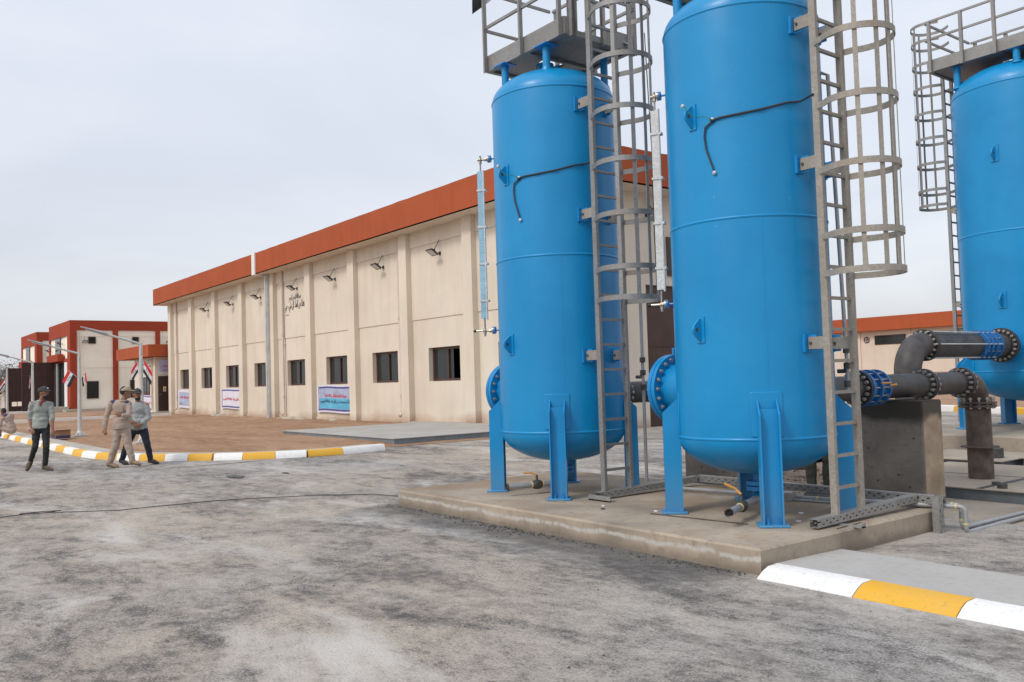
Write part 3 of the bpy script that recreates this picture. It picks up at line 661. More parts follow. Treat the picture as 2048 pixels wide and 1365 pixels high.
# ================================================================ service buildings at left
def service_building(x1,label,name='service_building',det=True,yf=14.2,ztop=7.38,zb=-.3):
    """near corner at (x1,yf); long side runs along +Y, gate side along -X"""
    b=thing(name,label,'building',(x1-4.5,yf+5,zb),'red and cream service buildings')
    L=9.2; xl=x1-L; yb=26.5
    mb=MB(); mb.box(xl,x1-.12,yf+.12,yb,zb,7.0)
    obj('wall',mb,'creamB',b)
    mb=MB(); e=.0
    # +X side frame
    mb.box(x1-.12,x1,yf,yb,6.58,ztop); 
    for y0,y1 in ((yf,yf+.5),(17.42,17.82),(20.8,21.17),(24.1,24.5)): mb.box(x1-.12,x1+.02,y0,y1,zb,6.58)
    # -Y side frame
    mb.box(xl,x1-.12,yf,yf+.12,6.2,ztop); mb.box(x1-2.2,x1-.12,yf,yf+.12,zb,6.2) if False else None
    mb.box(x1-2.35,x1-1.151,yf,yf+.12,4.05,4.35); mb.box(x1-1.15,x1-.121,yf,yf+.119,zb,6.2)
    mb.box(xl,xl+.35,yf,yf+.12,zb,6.2); mb.box(xl+.35,x1-2.36,yf,yf+.12,4.05,4.3)
    mb.box(xl+1.6,x1-2.6,yf-.45,yf,4.15,4.75)
    mb.box(xl,xl+.12,yf+.12,yb,6.58,ztop); mb.box(xl,x1,yb,yb+.12,6.58,ztop)
    obj('red_frame',mb,'redB',b)
    mb=MB(); mb.box(xl+.1,x1-.13,yf+.13,yb,7.01,7.1); obj('roof',mb,'roof',b)
    mb=MB(); mb.box(x1-2.3,x1-1.16,yf-.02,yf+.11,zb,4.04); obj('white_pier',mb,'white',b)
    mb=MB(); mb.box(xl+1.5,x1-2.35,yf+.1,yf+.135,zb,4.04); obj('doorway',mb,'dark',b)  # near-black sheet on the wall stands for shade inside the opening
    # panel lines on the +X side
    for y0,y1 in ((yf+.5,17.42),(17.82,20.8),(21.17,24.1)):
        for z0,z1 in ((6.08,6.57),(3.52,4.15)): mb=MB(); mb.box(x1-.12,x1-.09,y0,y1,z0,z1); obj('wall_panel',mb,'creamB',b)
    def win(y0,y1,z0,z1,red=False):
        mb=MB(); t=.05; mb.box(x1-.12,x1-.06,y0,y1,z0,z1) ; mb.box(x1-.06,x1-.03,y0,y0+t,z0,z1); mb.box(x1-.06,x1-.03,y1-t,y1,z0,z1); mb.box(x1-.06,x1-.03,y0+t,y1-t,z0,z0+t); mb.box(x1-.06,x1-.03,y0+t,y1-t,z1-t,z1)
        f=obj('window',mb,'frame',b); mb=MB(); mb.box(x1-.06,x1-.05,y0+t,y1-t,z0+t,z1-t); obj('pane',mb,'glass',f)
    win(15.57,16.13,5.49,6.04); win(18.95,19.46,5.49,6.04); win(22.3,22.8,5.49,6.04); win(15.43,16.32,1.02,2.43); win(18.75,19.6,1.0,2.45)
    # strip window on the -Y side
    mb=MB(); mb.box(xl+2.6,xl+4.9,yf+.06,yf+.115,4.35,6.19); f=obj('window',mb,'frame',b); mb=MB(); mb.box(xl+2.7,xl+4.8,yf+.04,yf+.059,4.4,6.15); obj('pane',mb,'glass',f)
    mb=MB(); mb.tube([(x1+.08,14.75,6.5),(x1+.1,14.85,6.2),(x1+.1,14.85,.35),(x1+.2,14.85,.2)],.055,8); obj('drainpipe',mb,'drain',b)
    return b
b1=service_building(-77.2,'red framed cream building with square windows right of the brown gates')
mb=MB(); mb.box(-77.15,-75.6,13.6,24,-.3,.22); mb.box(-79.6,-77.16,12.7,14.1,-.3,.42); obj('step_platform',mb,'stepc',b1)
b2=rep(b1,(-15.6,0,0),label='second red framed cream building, farther left, partly behind the gates')
def hall_lamp(x,y,z,l): floodlight(x,y,z,l,'small lamps on the service building',(1,0,0))
hall_lamp(-77.2,15.25,5.6,'small lamp between drainpipe and high square window'); hall_lamp(-77.2,21.78,5.6,'small white lamp on the service building next to the hall corner')
def lamp_side(x,z,l): floodlight(x,14.2,z,l,'small lamps over the gates')
lamp_side(-80.2,5.6,'small black lamp right of the grey strip window over the gate'); lamp_side(-85.3,5.2,'small black lamp left of the grey strip window over the gate')
# gates: open steel leaves
def leaf(x,y0,y1,z0,z1,label,hole=None):
    t=thing('gate_leaf',label,'gate',(x,(y0+y1)/2,z0),'tall brown steel gate leaves')
    mb=MB()
    if hole:
        a,b,c,d=hole
        mb.box(x-.03,x+.03,y0,a,z0,z1); mb.box(x-.03,x+.03,b,y1,z0,z1); mb.box(x-.03,x+.03,a,b,z0,c); mb.box(x-.03,x+.03,a,b,d,z1)
    else: mb.box(x-.03,x+.03,y0,y1,z0,z1)
    obj('panel',mb,'brown',t)
    mb=MB(); n_=4
    for k in range(n_+1): 
        z=z0+(z1-z0-.06)*k/n_; mb.box(x+.031,x+.06,y0,y1,z,z+.06)
    for k in range(5):
        y=y0+(y1-y0-.06)*k/4; mb.box(x+.061,x+.085,y,y+.06,z0,z1)
    obj('gate_frame',mb,'frame',t)
    return t
leaf(-83.2,11.6,14.05,-.1,4.18,'brown steel gate leaf beside the red building doorway')
leaf(-91.8,11.45,13.4,-.1,3.95,'brown steel gate leaf with a low hatch, left of the other leaf',(12.0,12.95,.45,.85))
mb=MB(); mb.box(-82.0,-81.6,14.0,14.1,-.2,4.0); t=obj('gate_post',mb,'galvlt',b1)
# white kerb strip in the dirt, and far bits
mb=MB(); mb.box(-53.6,-53.3,5.9,15.2,-.1,.17); obj('low_white_kerb',mb,'white',None,'long white concrete edging crossing the dirt plot','edging')
mb=MB(); mb.box(-79.3,-79.0,5.2,13.5,-.1,.16); obj('low_white_kerb',mb,'white',None,'short white edging near the foot of the brown gates','edging')
mb=MB(); mb.box(-150,-96,14,14.4,-.3,2.0); mb.box(-150,-96,13.95,14.45,2.0,2.15); obj('boundary_wall',mb,'creamR',None,'low tan boundary wall beyond the street lamps at far left','wall')
for k in range(4):
    mb=MB(); kerbseg(mb,V((-100+2.6*k,10.2,0)),V((-97.5+2.6*k,10.2,0)),.3,.4,1); obj('kerb_block',mb,'ky' if k%2==0 else 'kw',label=('yellow' if k%2==0 else 'white')+f' kerb block by the tan boundary wall, {ordn(k)} from the left',cat='kerb block',group='kerb blocks by the boundary wall')
# ================================================================ far right building
fb=thing('far_building','long low tan building with terracotta roof band beyond the bare soil','building',(-42,80,.6))
y=76
mb=MB(); mb.box(-62,-18,y,y+14,.5,5.2); 
mb.v and None
obj('wall',mb,'creamR',fb)
mb=MB(); mb.box(-62.5,-17.5,y-.7,y+14.5,5.0,6.25); obj('roof_band',mb,'red',fb)
mb=MB()
for k in range(10): 
    x=-60.3+4.9*k; mb.box(x-.12,x+.12,y-.1,y-.001,.5,4.99)
obj('pilaster',mb,'creamR',fb)
for k in range(9):
    x=-59.1+4.9*k+.35; mb=MB(); mb.box(x,x+3.0,y-.06,y-.01,3.7,4.55); f=obj('window',mb,'frame',fb); mb=MB(); mb.box(x+.06,x+2.94,y-.08,y-.061,3.76,4.49); obj('pane',mb,'glass',f)
for k in range(9):
    x=-59.9+4.9*k+.35; mb=MB(); mb.tube([(x+.26*math.cos(a_*math.pi/8),y-.05,4.2+.26*math.sin(a_*math.pi/8)) for a_ in range(16)],.04,6,closed=True); mb.bar((x-.2,y-.05,4.2),(x+.2,y-.05,4.25),.1,.02); mb.bar((x,y-.05,4.0),(x+.05,y-.05,4.4),.1,.02); obj('extractor_fan',mb,'frame',fb)
# ================================================================ vessel pads
def slabpad(name,x0,x1,y0,y1,z1,mat,label,z0=-.25,bev=.018):
    mb=MB(); n_=24
    # subdivided so that the arrises can wander a little
    def J(x,y,s): return .008*noise.noise(V((x*2.2,y*2.2,s)))
    top=[];bot=[]
    per=[(x0+(x1-x0)*k/n_,y0) for k in range(n_)]+[(x1,y0+(y1-y0)*k/n_) for k in range(n_)]+[(x1-(x1-x0)*k/n_,y1) for k in range(n_)]+[(x0,y1-(y1-y0)*k/n_) for k in range(n_)]
    r1=[mb.pt((a+J(a,b,1),b+J(a,b,2),z0)) for a,b in per]; r2=[mb.pt((a+J(a,b,3),b+J(a,b,4),z1-bev)) for a,b in per]
    cx_,cy_=(x0+x1)/2,(y0+y1)/2
    r3=[mb.pt((a+(bev if a<cx_ else -bev)*(abs(a-cx_)>(x1-x0)/2-.01)+J(a,b,5),b+(bev if b<cy_ else -bev)*(abs(b-cy_)>(y1-y0)/2-.01)+J(a,b,6),z1)) for a,b in per]
    for A,B in ((r1,r2),(r2,r3)):
        for k in range(len(per)): mb.face([A[k],A[(k+1)%len(per)],B[(k+1)%len(per)],B[k]],True)
    mb.face(r3)
    return obj(name,mb,mat,None,label,'concrete pad')
slabpad('concrete_pad',-9.72,-4.22,5.53,8.35,.2,'pad','raised concrete pad carrying the two nearest blue vessels')
slabpad('concrete_pad',-9.9,-4.2,17.15,22.6,.2,'pad2','raised concrete pad under the far right blue vessel',-.2)
pad1=[o for o in C.objects if o.name=='concrete_pad'][0]
mb=MB(); mb.poly([(-7.42+.16*math.cos(k*.35)*(1+.3*math.sin(k*1.7)),6.18+.05*math.sin(k*.35)*(1+.4*math.cos(k*2.3)),.2035) for k in range(18)]); obj('paint_stain',mb,plain('ochre_stain',(.42,.27,.10),.8,0,.3,20),pad1)
# crumbs of asphalt along the pad foot
mb=MB()
for k in range(420):
    t=random.random(); x=-9.9+5.6*t; y=5.5-abs(random.gauss(0,.09)); 
    r_=random.uniform(.004,.011) if random.random()<.93 else random.uniform(.011,.02); mb.ell((x,y,r_*.3),(r_,r_*random.uniform(.7,1.2),r_*.75),6,4)
for k in range(150):
    x=random.uniform(-18,-2.5); y=random.uniform(2.2,9); 
    if -9.9<x<-4.1 and y>5.4: continue
    r_=random.uniform(.003,.009); mb.ell((x,y,r_*.3),(r_,r_,r_*.7),5,3)
obj('asphalt_crumbs',mb,'iron',None,'loose dark asphalt crumbs along the foot of the near pad','crumbs',None,'stuff')
mb=MB()
for k in range(1500):
    x=random.uniform(-8.9,-3.2); y=8.45+abs(random.gauss(0,1.6)); 
    if y>17: continue
    r_=random.uniform(.012,.035); mb.ell((x,y,-.06),(r_,r_*random.uniform(.7,1.2),r_*.8),6,4)
obj('loose_stones',mb,'gravel',None,'loose brown stones on the gravel behind the near pad','stones',None,'stuff')
# ================================================================ vessels
def arcpatch(mb,c,R_,a0,a1,z0,z1,t,n=8):
    """curved plate on a cylinder"""
    def P_(a,r,z): return (c[0]+r*math.cos(a),c[1]+r*math.sin(a),z)
    A=[[mb.pt(P_(a0+(a1-a0)*k/n,r,z)) for k in range(n+1)] for r,z in ((R_,z0),(R_+t,z0),(R_+t,z1),(R_,z1))]
    for k in range(n):
        for q in range(4): mb.face([A[q][k],A[q][k+1],A[(q+1)%4][k+1],A[(q+1)%4][k]],q==1)
    mb.face([A[q][0] for q in range(4)]); mb.face([A[q][n] for q in range(3,-1,-1)])
def bolts(parent,c,axis,rad,n,L,r=.016,name='bolt',mat='bolt',phase=0,head=True,sel=None):
    """ring of through-bolts; each its own object sharing one mesh"""
    axis=V(axis).normalized(); u=axis.cross(V((0,0,1))); u=V((1,0,0)) if u.length<.1 else u.normalized(); w_=axis.cross(u)
    c=V(c); first=None
    for k in range(n):
        a_=2*math.pi*(k+phase)/n
        if sel and not sel(a_): continue
        p=c+(u*math.cos(a_)+w_*math.sin(a_))*rad
        if first is None:
            mb=MB(); mb.cyl(p-axis*L/2,p+axis*L/2,r*.6,n=6); 
            for s_ in (-1,1):
                mb.cyl(p+axis*s_*(L/2-r*1.5),p+axis*s_*(L/2-r*.4),r*1.15,n=6)
            first=obj(name,mb,mat,parent,origin=p); p0=p
        else: rep(first,p-p0)
def vessel(label,c,R_,zp,zb,zm,zt,s,group,mh=-1,gmat='gaugeblue',gu=(-.8,-.6),gr=.95,seamang=None,full=True,plat=True,lad_side=1,lx=None,cagez=None,crad=.35,legr=.80,graise=.09):
    cx,cy=c; t=thing('pressure_vessel',label,'pressure vessel',(cx,cy,zp),group)
    h=R_*.5
    prof=[(0,zb-h)]+[(R_*math.sin(a),zb-h*math.cos(a)) for a in [math.pi/2*k/14 for k in range(1,15)]]
    nseg=10; prof+=[(R_,zb+(zt-zb)*k/nseg) for k in range(1,nseg+1)]
    prof+=[(R_*math.cos(a),zt+h*math.sin(a)) for a in [math.pi/2*k/14 for k in range(1,14)]]+[(0,zt+h)]
    mb=MB(); mb.lathe(c,prof,96); shell=obj('shell',mb,'blue',t)
    for z in (zb,zm,zt):
        mb=MB(); q=.008*s; mb.lathe(c,[(R_-.003,z-2.2*q),(R_+q*.7,z-q),(R_+q,z),(R_+q*.7,z+q),(R_-.003,z+2.2*q)],96); obj('weld_seam',mb,'blue',shell)
    if seamang is not None:
        mb=MB(); arcpatch(mb,c,R_-.004,seamang-.008,seamang+.008,zb,zm,.006,2); obj('weld_seam',mb,'blue',shell)
    # legs : H beams with radial flanges
    zf=zp+.97*s+ (0); zi=zf+.13*s
    for k in range(4):
        a_=math.pi/4+k*math.pi/2; T=Matrix.Translation(V((cx,cy,0)))@Matrix.Rotation(a_,4,'Z')
        ri=R_-.012*s; lr=R_+.0; ro=R_+.145*s; hw=.083*s; th=.007*s
        mb=MB(T)
        for sg in (-1,1):
            y=sg*hw; prof_=[(lr-.045*s if False else lr-.02*s,zp+.02),(ro,zp+.02),(ro,zf),(lr+.01*s,zi),(lr-.02*s,zi)]
            mb.ext(prof_,(0,y-th,0),(1,0,0),(0,0,1),(0,2*th,0))
        mb.box(R_+.055*s,R_+.065*s,-hw+th,hw-th,zp+.02,zf+.05*s)
        leg=obj('leg',mb,'blue',t)
        mb=MB(T); mb.box(R_-.06*s,R_+.19*s,-.13*s,.13*s,zp,zp+.022*s); o_=obj('base_plate',mb,'blue',leg); bevel(o_,.006)
        mb=MB(T)
        for sg in (-1,1): mb.cyl((R_+.12*s,sg*.045*s,zp+.02),(R_+.12*s,sg*.045*s,zp+.075*s),.009*s,n=8); mb.cyl((R_+.12*s,sg*.045*s,zp+.022*s),(R_+.12*s,sg*.045*s,zp+.04*s),.018*s,n=6)
        obj('anchor_bolt',mb,'blueflange',leg)
        mb=MB(); arcpatch(mb,c,R_-.002,a_-.19,a_+.19,zp+.77*s,zp+1.17*s,.012*s); o_=obj('pad_plate',mb,'blue',leg); bevel(o_,.01)
    # lifting lugs on the -Y side
    for z in (zp+(3.93-.2)*(zt-zp)/4.69, zp+(1.95-.2)*(zt-zp)/4.69):
        T=Matrix.Translation(V((cx,cy,0)))@Matrix.Rotation(-math.pi/2,4,'Z')
        mb=MB(); arcpatch(mb,c,R_-.002,-math.pi/2-.06,-math.pi/2+.06,z-.12*s,z+.12*s,.014*s,4)
        mb2=MB(T); pr=[(R_+.0,-.10*s),(R_+.03*s,-.10*s),(R_+.105*s,-.035*s),(R_+.115*s,.0),(R_+.105*s,.035*s),(R_+.03*s,.10*s),(R_,.10*s)]
        mb2.ext(pr,(0,-.011*s,z),(1,0,0),(0,0,1),(0,.022*s,0))
        o_=obj('lifting_lug',mb2,'blue',t); obj('doubler_plate',mb,'blue',o_)
        mb=MB(T); mb.cyl((R_+.07*s,-.013*s,z),(R_+.07*s,.013*s,z),.02*s,n=12); obj('eye_hole',mb,'iron',o_)
    # manhole
    if mh:
        zc=zp+1.2*s if s==1 else zp+1.5
        mb=MB(); x0=cx+mh*(R_-.06); x1=cx+mh*(R_+.24); mb.cyl((x0,cy,zc),(x1,cy,zc),.26,n=40); m_=obj('manhole',mb,'blue',t)
        mb=MB(); mb.cyl((x1,cy,zc),(x1+mh*.045,cy,zc),.36,n=56); o_=obj('neck_flange',mb,'blue',m_); bevel(o_,.004)
        mb=MB(); mb.cyl((x1+mh*.052,cy,zc),(x1+mh*.10,cy,zc),.36,n=56); o_=obj('cover',mb,'blueflange',m_); bevel(o_,.004)
        mb=MB(); mb.box(x1+mh*.02-.012,x1+mh*.02+.012,cy-.03,cy+.03,zc+.35,zc+.43); obj('davit_lug',mb,'blue',m_)
        bolts(m_,(x1+mh*.05,cy,zc),(1,0,0),.315,20,.17,.019)
    # nozzle to the rear (+Y) or front for the far vessel handled by pipeline
    # bottom drain
    # level gauge
    if gmat:
        g_=V((gu[0],gu[1],0)).normalized(); gp=V((cx,cy,0))+g_*gr
        z0,z1=zp+2.02+graise,zp+3.86+graise
        sd=V((-g_.y,g_.x,0))
        mb=MB(); T=Matrix(((g_.x,sd.x,0,gp.x),(g_.y,sd.y,0,gp.y),(0,0,1,0),(0,0,0,1)))
        mb=MB(T); mb.box(-.035,.035,-.03,.03,z0,z1); 
        gz=obj('level_gauge',mb,gmat,t)
        mb=MB(T); mb.tube([(-.045,0.03,z0-.02),(-.045,0.03,z1+.01)],.012,8); obj('gauge_tube',mb,'galvlt',gz)
        for k in range(4):
            z=z0+.22+.46*k; mb=MB(T); mb.box(-.068,.045,-.036,.04,z-.012,z+.012); obj('clamp',mb,'galvlt',gz)
        mb=MB(T)
        for k in range(30): z=z0+.05+(z1-z0-.1)*k/29; mb.box(.035,.046,-.02,-.005,z-.01,z+.01)
        obj('scale_studs',mb,'iron',gz)
        for z,zz,top in ((z1+.15,z1,1),(z0-.15,z0,0)):
            a0=V((cx,cy,z))+g_*(R_-.01); a1=V((gp.x,gp.y,z))
            mb=MB(); mb.cyl(a0,a0+g_*.09,.011,n=8); mb.cyl(a0+g_*.08,a0+g_*.098,.045,n=16); noz=obj('gauge_nozzle',mb,'blueflange',gz)
            mb=MB(); mb.cyl(a0+g_*.1,a0+g_*.118,.045,n=16); mb.cyl(a0+g_*.11,a1-g_*.0,.014,n=10); mb.ell(a1,(.026,.026,.03),10,7); mb.cyl(a0+g_*.13,a0+g_*.16,.024,n=8)
            mb.cyl(a1,V((a1.x,a1.y,zz)),.011,n=8); mb.cyl(a1-V((0,0,.05)),a1-V((0,0,.02)),.02,n=6)
            if not top: mb.cyl(a1,a1+g_*.11,.012,n=8); mb.cyl(a1,a1-V((0,0,.07)),.014,n=8)
            else: mb.cyl(a1,a1+V((0,0,.05)),.012,n=8); mb.cyl(a1,a1+g_*.035,.016,n=8)
            vv=obj('gauge_valve',mb,'brass',gz)
            if not top: mb=MB(); mb.ell(a1+g_*.13,(.02,.02,.02),8,6); obj('knob',mb,'black',vv)
    return t,shell
def ladder(t,c,R_,lx,ly,hw,z0,z1,rz0,rstep,zring,crad,side,brz,mat='galv',sz=1.,ringstep=.57,ztop=None,vb=(-62,-28,0,28,62)):
    """side=+1: cage towards +X ; rails at y=ly+-hw on plane x=lx"""
    mb=MB()
    for sg in (-1,1): mb.box(lx-.032*sz,lx+.032*sz,ly+sg*hw-.02*sz,ly+sg*hw+.02*sz,z0,z1)
    L_=obj('ladder',mb,mat,t)
    mb=MB(); mb.box(lx-.017*sz,lx+.012*sz,ly-hw+.022,ly+hw-.022,rz0,rz0+.028*sz); r_=obj('rung',mb,mat,L_)
    k=1
    while rz0+rstep*k<z1-.1: rep(r_,(0,0,rstep*k)); k+=1
    cgc=V((lx+side*crad*.93,ly,0))
    mb=MB(); zlast=zring[-1]
    def hoop(z,hh=.055*sz,hm=0):
        mb=MB(); N=30; a0=math.pi-math.acos(-(-.80)) if False else R(125)
        pts=[]
        for k in range(N+1):
            a_=-R(128)+R(256)*k/N; pts.append((cgc.x+side*crad*math.cos(a_),cgc.y+crad*math.sin(a_)))
        pts=[(lx+side*.02,ly-hw-.03*sz)]+pts+[(lx+side*.02,ly+hw+.03*sz)]
        th=.006*sz; A=[]
        for k,(x,y) in enumerate(pts):
            d=V((x-cgc.x,y-cgc.y)).normalized()*th
            A.append([mb.pt((x-d.x,y-d.y,z)),mb.pt((x+d.x,y+d.y,z)),mb.pt((x+d.x,y+d.y,z+hh)),mb.pt((x-d.x,y-d.y,z+hh))])
        for P0,P1 in zip(A,A[1:]):
            for q in range(4): mb.face([P0[q],P1[q],P1[(q+1)%4],P0[(q+1)%4]],True)
        mb.face(A[0]);mb.face(A[-1][::-1]); return mb
    first=None
    cg=MB()
    ang=[R(a_) for a_ in vb]
    for i,a_ in enumerate(ang):
        x,y=cgc.x+side*(crad-.012*sz)*math.cos(a_),cgc.y+(crad-.012*sz)*math.sin(a_)
        d=V((side*math.cos(a_),math.sin(a_),0)); s_=V((-d.y,d.x,0))
        p=V((x,y,zring[0]+.01)); q=V((x,y,zlast+.05)); w_=.02*sz
        cg.hexa([p-s_*w_-d*.004,p+s_*w_-d*.004,p+s_*w_+d*.004,p-s_*w_+d*.004],[q-s_*w_-d*.004,q+s_*w_-d*.004,q+s_*w_+d*.004,q-s_*w_+d*.004])
    cage=obj('safety_cage',cg,mat,t)
    for i,z in enumerate(zring):
        if i==0: first=obj('hoop',hoop(z),mat,cage)
        else: rep(first,(0,0,z-zring[0]))
    for z in brz:
        for sg in (-1,1):
            y=ly+sg*(hw+.0); yy=y-cy_of(c); rr=math.sqrt(max(.01,R_**2-yy**2)); xs_=c[0]+side*rr
            mb=MB(); mb.box(min(xs_,lx)+ (0.02 if side>0 else 0),max(xs_,lx)-(.0 if side>0 else .02),y-sg*.0-.008,y+.008,z-.055,z+.055); b_=obj('ladder_bracket',mb,'galvtan' if mat!='galv' or sg<0 else 'galv',L_)
            mb=MB(); mb.box(xs_-side*.01 if side>0 else xs_-.09,xs_+.09 if side>0 else xs_+.01,y+.009,y+.021,z-.075,z+.075); mb.box(xs_-.012,xs_+.014,y-.05,y+.05,z-.08,z+.08)
            obj('clip_angle',mb,'blueflange',L_)
            mb=MB(); mb.cyl((xs_+side*.045,y-.022,z),(xs_+side*.045,y+.03,z),.013,n=6); obj('bolt',mb,'iron',L_)
    return L_
def cy_of(c): return c[1]
def platform(t,x0,x1,y0,y1,z,posts_front,hh=1.05,toe=.2,s=1.,ladder_gap=None,mat='galv'):
    mb=MB()
    # deck with round opening in the middle
    cx_,cy_=(x0+x1)/2-.12,(y0+y1)/2; rr=.17*s; n=24
    for zz,fl in ((z+.03,False),(z+.055,True)):
        ring=[mb.pt((cx_+rr*math.cos(2*math.pi*k/n),cy_+rr*math.sin(2*math.pi*k/n),zz)) for k in range(n)]
        out=[]
        for k in range(n):
            a_=2*math.pi*k/n; dx,dy=math.cos(a_),math.sin(a_); tx=((x1-cx_) if dx>0 else (cx_-x0))/max(1e-6,abs(dx)); ty=(y1-cy_)/max(1e-6,abs(dy)); q=min(tx,ty); out.append(mb.pt((cx_+dx*q,cy_+dy*q,zz)))
        for k in range(n): mb.face([ring[k],ring[(k+1)%n],out[(k+1)%n],out[k]])
    P_=obj('platform',mb,'steelplate' if False else 'galv',t)
    mb=MB()
    for y in (y0+.0,y1-.05): mb.box(x0,x1,y,y+.05,z,z+.029)
    for x in (x0,x1-.05,(x0+x1)/2): mb.box(x,x+.05,y0+.051,y1-.051,z,z+.029)
    obj('deck_frame',mb,mat,P_)
    mb=MB(); e=.006
    mb.box(x0,x1,y0-e*2,y0,z,z+toe); mb.box(x0,x1,y1,y1+e*2,z,z+toe); mb.box(x0-e*2,x0,y0,y1,z,z+toe)
    g0=ladder_gap
    if g0 and g0[2]>0: mb.box(x1,x1+2*e,y0,g0[0],z,z+toe); mb.box(x1,x1+2*e,g0[1],y1,z,z+toe); mb.box(x1,x1+2*e,g0[0],g0[1],z,z+.07)
    else: mb.box(x1,x1+2*e,y0,y1,z,z+toe)
    obj('toe_board',mb,mat,P_)
    w_=.028*s
    def post(x,y,dx,dy):
        mb=MB(); zt=z+hh
        # angle section
        mb.box(x-w_,x+w_,y-.004+dy*.02,y+.004+dy*.02,z-.02,zt); mb.box(x+dx*w_-.004,x+dx*w_+.004,y-w_+dy*.02+ (0.005 if dy>0 else 0),y+w_+dy*.02-(.005 if dy<0 else 0),z-.02,zt)
        return obj('post',mb,mat,P_)
    for x in posts_front:
        post(x,y0-.03,1,-1); post(x,y1+.03,1,1)
    post(x1+.03,y0+.05,-1,1) if g0 and g0[2]>0 else None
    if g0 and g0[2]>0:
        post(x1+.03,g0[0]-.03,-1,1); post(x1+.03,g0[1]+.03,-1,-1); post(x1+.03,y1-.05,-1,-1)
    for dz,r in ((.55,.02),(hh,.024)):
        mb=MB(); zz=z+dz*s if dz<hh else z+hh; r*=s; h_=.022*s
        mb.bar((x0,y0-.035,zz),(x1,y0-.035,zz),h_*1.3,h_*1.6); mb.bar((x0,y1+.035,zz),(x1,y1+.035,zz),h_*1.3,h_*1.6); mb.bar((x0-.02,y0,zz),(x0-.02,y1,zz),h_*1.3,h_*1.6)
        if g0 and g0[2]>0: mb.bar((x1+.03,y0,zz),(x1+.03,g0[0]-.03,zz),h_,h_*1.6); mb.bar((x1+.03,g0[1]+.03,zz),(x1+.03,y1,zz),h_,h_*1.6)
        obj('handrail',mb,mat,P_)
    return P_
def supports(t,c,R_,zt,z,pts,r=.045):
    h=R_*.5
    for x,y in pts:
        rr=math.hypot(x-c[0],y-c[1]); zs=zt+h*math.sqrt(max(0,1-(rr/R_)**2))
        mb=MB(); mb.cyl((x,y,zs-.05),(x,y,z-.012),r,n=20); mb.cyl((x,y,zs-.03),(x,y,zs+.012),r*1.5,r*1.2,n=20); o_=obj('platform_support',mb,'blue',t)
        mb=MB(); mb.box(x-.11,x+.11,y-.1,y+.1,z-.014,z-.002); obj('top_plate',mb,'blueflange',o_)
c1=(-8.035,6.86); c2=(-5.33,7.0); RR=.742
v1,s1=vessel('tall blue vessel nearer the hall, with railed steel platform in view on top',c1,RR,.2,.93,2.945,4.89,1.,'blue pressure vessels',seamang=R(-38))
v2,s2=vessel('tall blue vessel in the middle, its top cut by the frame edge',c2,RR,.2,.944,2.945,4.89,1.,'blue pressure vessels',gmat='galvlt',gu=(-.88,-.47),gr=.88,graise=.19,seamang=R(-43))
rings=[2.36,2.69,3.27,3.85,4.42,4.99,5.56,6.1]
ladder(v1,c1,RR,-7.10,6.83,.20,.23,6.3,.50,.278,rings,.33,1,(4.66,3.39,1.79))
ladder(v2,c2,RR,-4.40,7.03,.20,.23,6.3,.50,.278,rings,.31,1,(4.68,3.40,1.79),mat='galvtan')
for t,c in ((v1,c1),(v2,c2)):
    dx=c[0]-c1[0]; dy=c[1]-c1[1]; z=5.45
    platform(t,-8.83+dx,-7.32+dx,6.46+dy,7.56+dy,z,[-8.80+dx,-8.07+dx,-7.36+dx],ladder_gap=(6.62+dy,7.04+dy,1))
    supports(t,c,RR,4.89,z,[(-8.5+dx,6.50+dy),(-7.72+dx,6.52+dy),(-8.5+dx,7.35+dy),(-7.62+dx,7.35+dy)])
    mb=MB(); mb.ext([(-.09,0),(.09,0),(.03,.13),(-.03,.13)],(c[0]+.1,c[1]-.01,5.22),(1,0,0),(0,0,1),(0,.02,0)); obj('top_lug',mb,'blue',t)
    mb=MB(); mb.cyl((c[0]-.12,c[1],5.2),(c[0]-.12,c[1],5.40),.06,n=16); mb.cyl((c[0]-.12,c[1],5.37),(c[0]-.12,c[1],5.42),.11,n=20); obj('top_nozzle',mb,'blueflange',t)
    # sensing cable on the shell
    rr=RR+.016
    def on(az,z,r=rr): return V((c[0]+r*math.cos(R(az)),c[1]+r*math.sin(R(az)),z))
    mb=MB(); pts=[V((c[0]+.92,c[1]-.2,3.99)),on(-10,3.985),on(-22,3.96),on(-40,3.90),on(-55,3.875),on(-68,3.865),on(-73,3.855)]
    mb.tube(pts,.0095,8); mb.tube([on(-74,3.84),on(-79,3.80),on(-80,3.72),on(-79,3.6),on(-76,3.48),on(-74,3.40)],.0085,8)
    mb.ell(on(-73.5,3.855),(.022,.022,.022),8,6); 
    cb=obj('sensor_cable',mb,'rubber',t)
    for pp_ in (on(-73.5,3.86,RR+.02),on(-73.5,3.37,RR+.015),on(-92,4.03,RR+.10)): mb=MB(); mb.ell(pp_,(.02,.016,.02),8,6); obj('cable_clamp',mb,'galvlt',cb)
    mb=MB(); mb.tube([on(-73.5,3.86,RR+.03),on(-78,3.89,RR+.06),on(-84,3.90,RR+.08),on(-88,3.96,RR+.09),on(-91,4.03,RR+.10)],.0035,5); obj('earth_wire',mb,'flaggreen',cb)
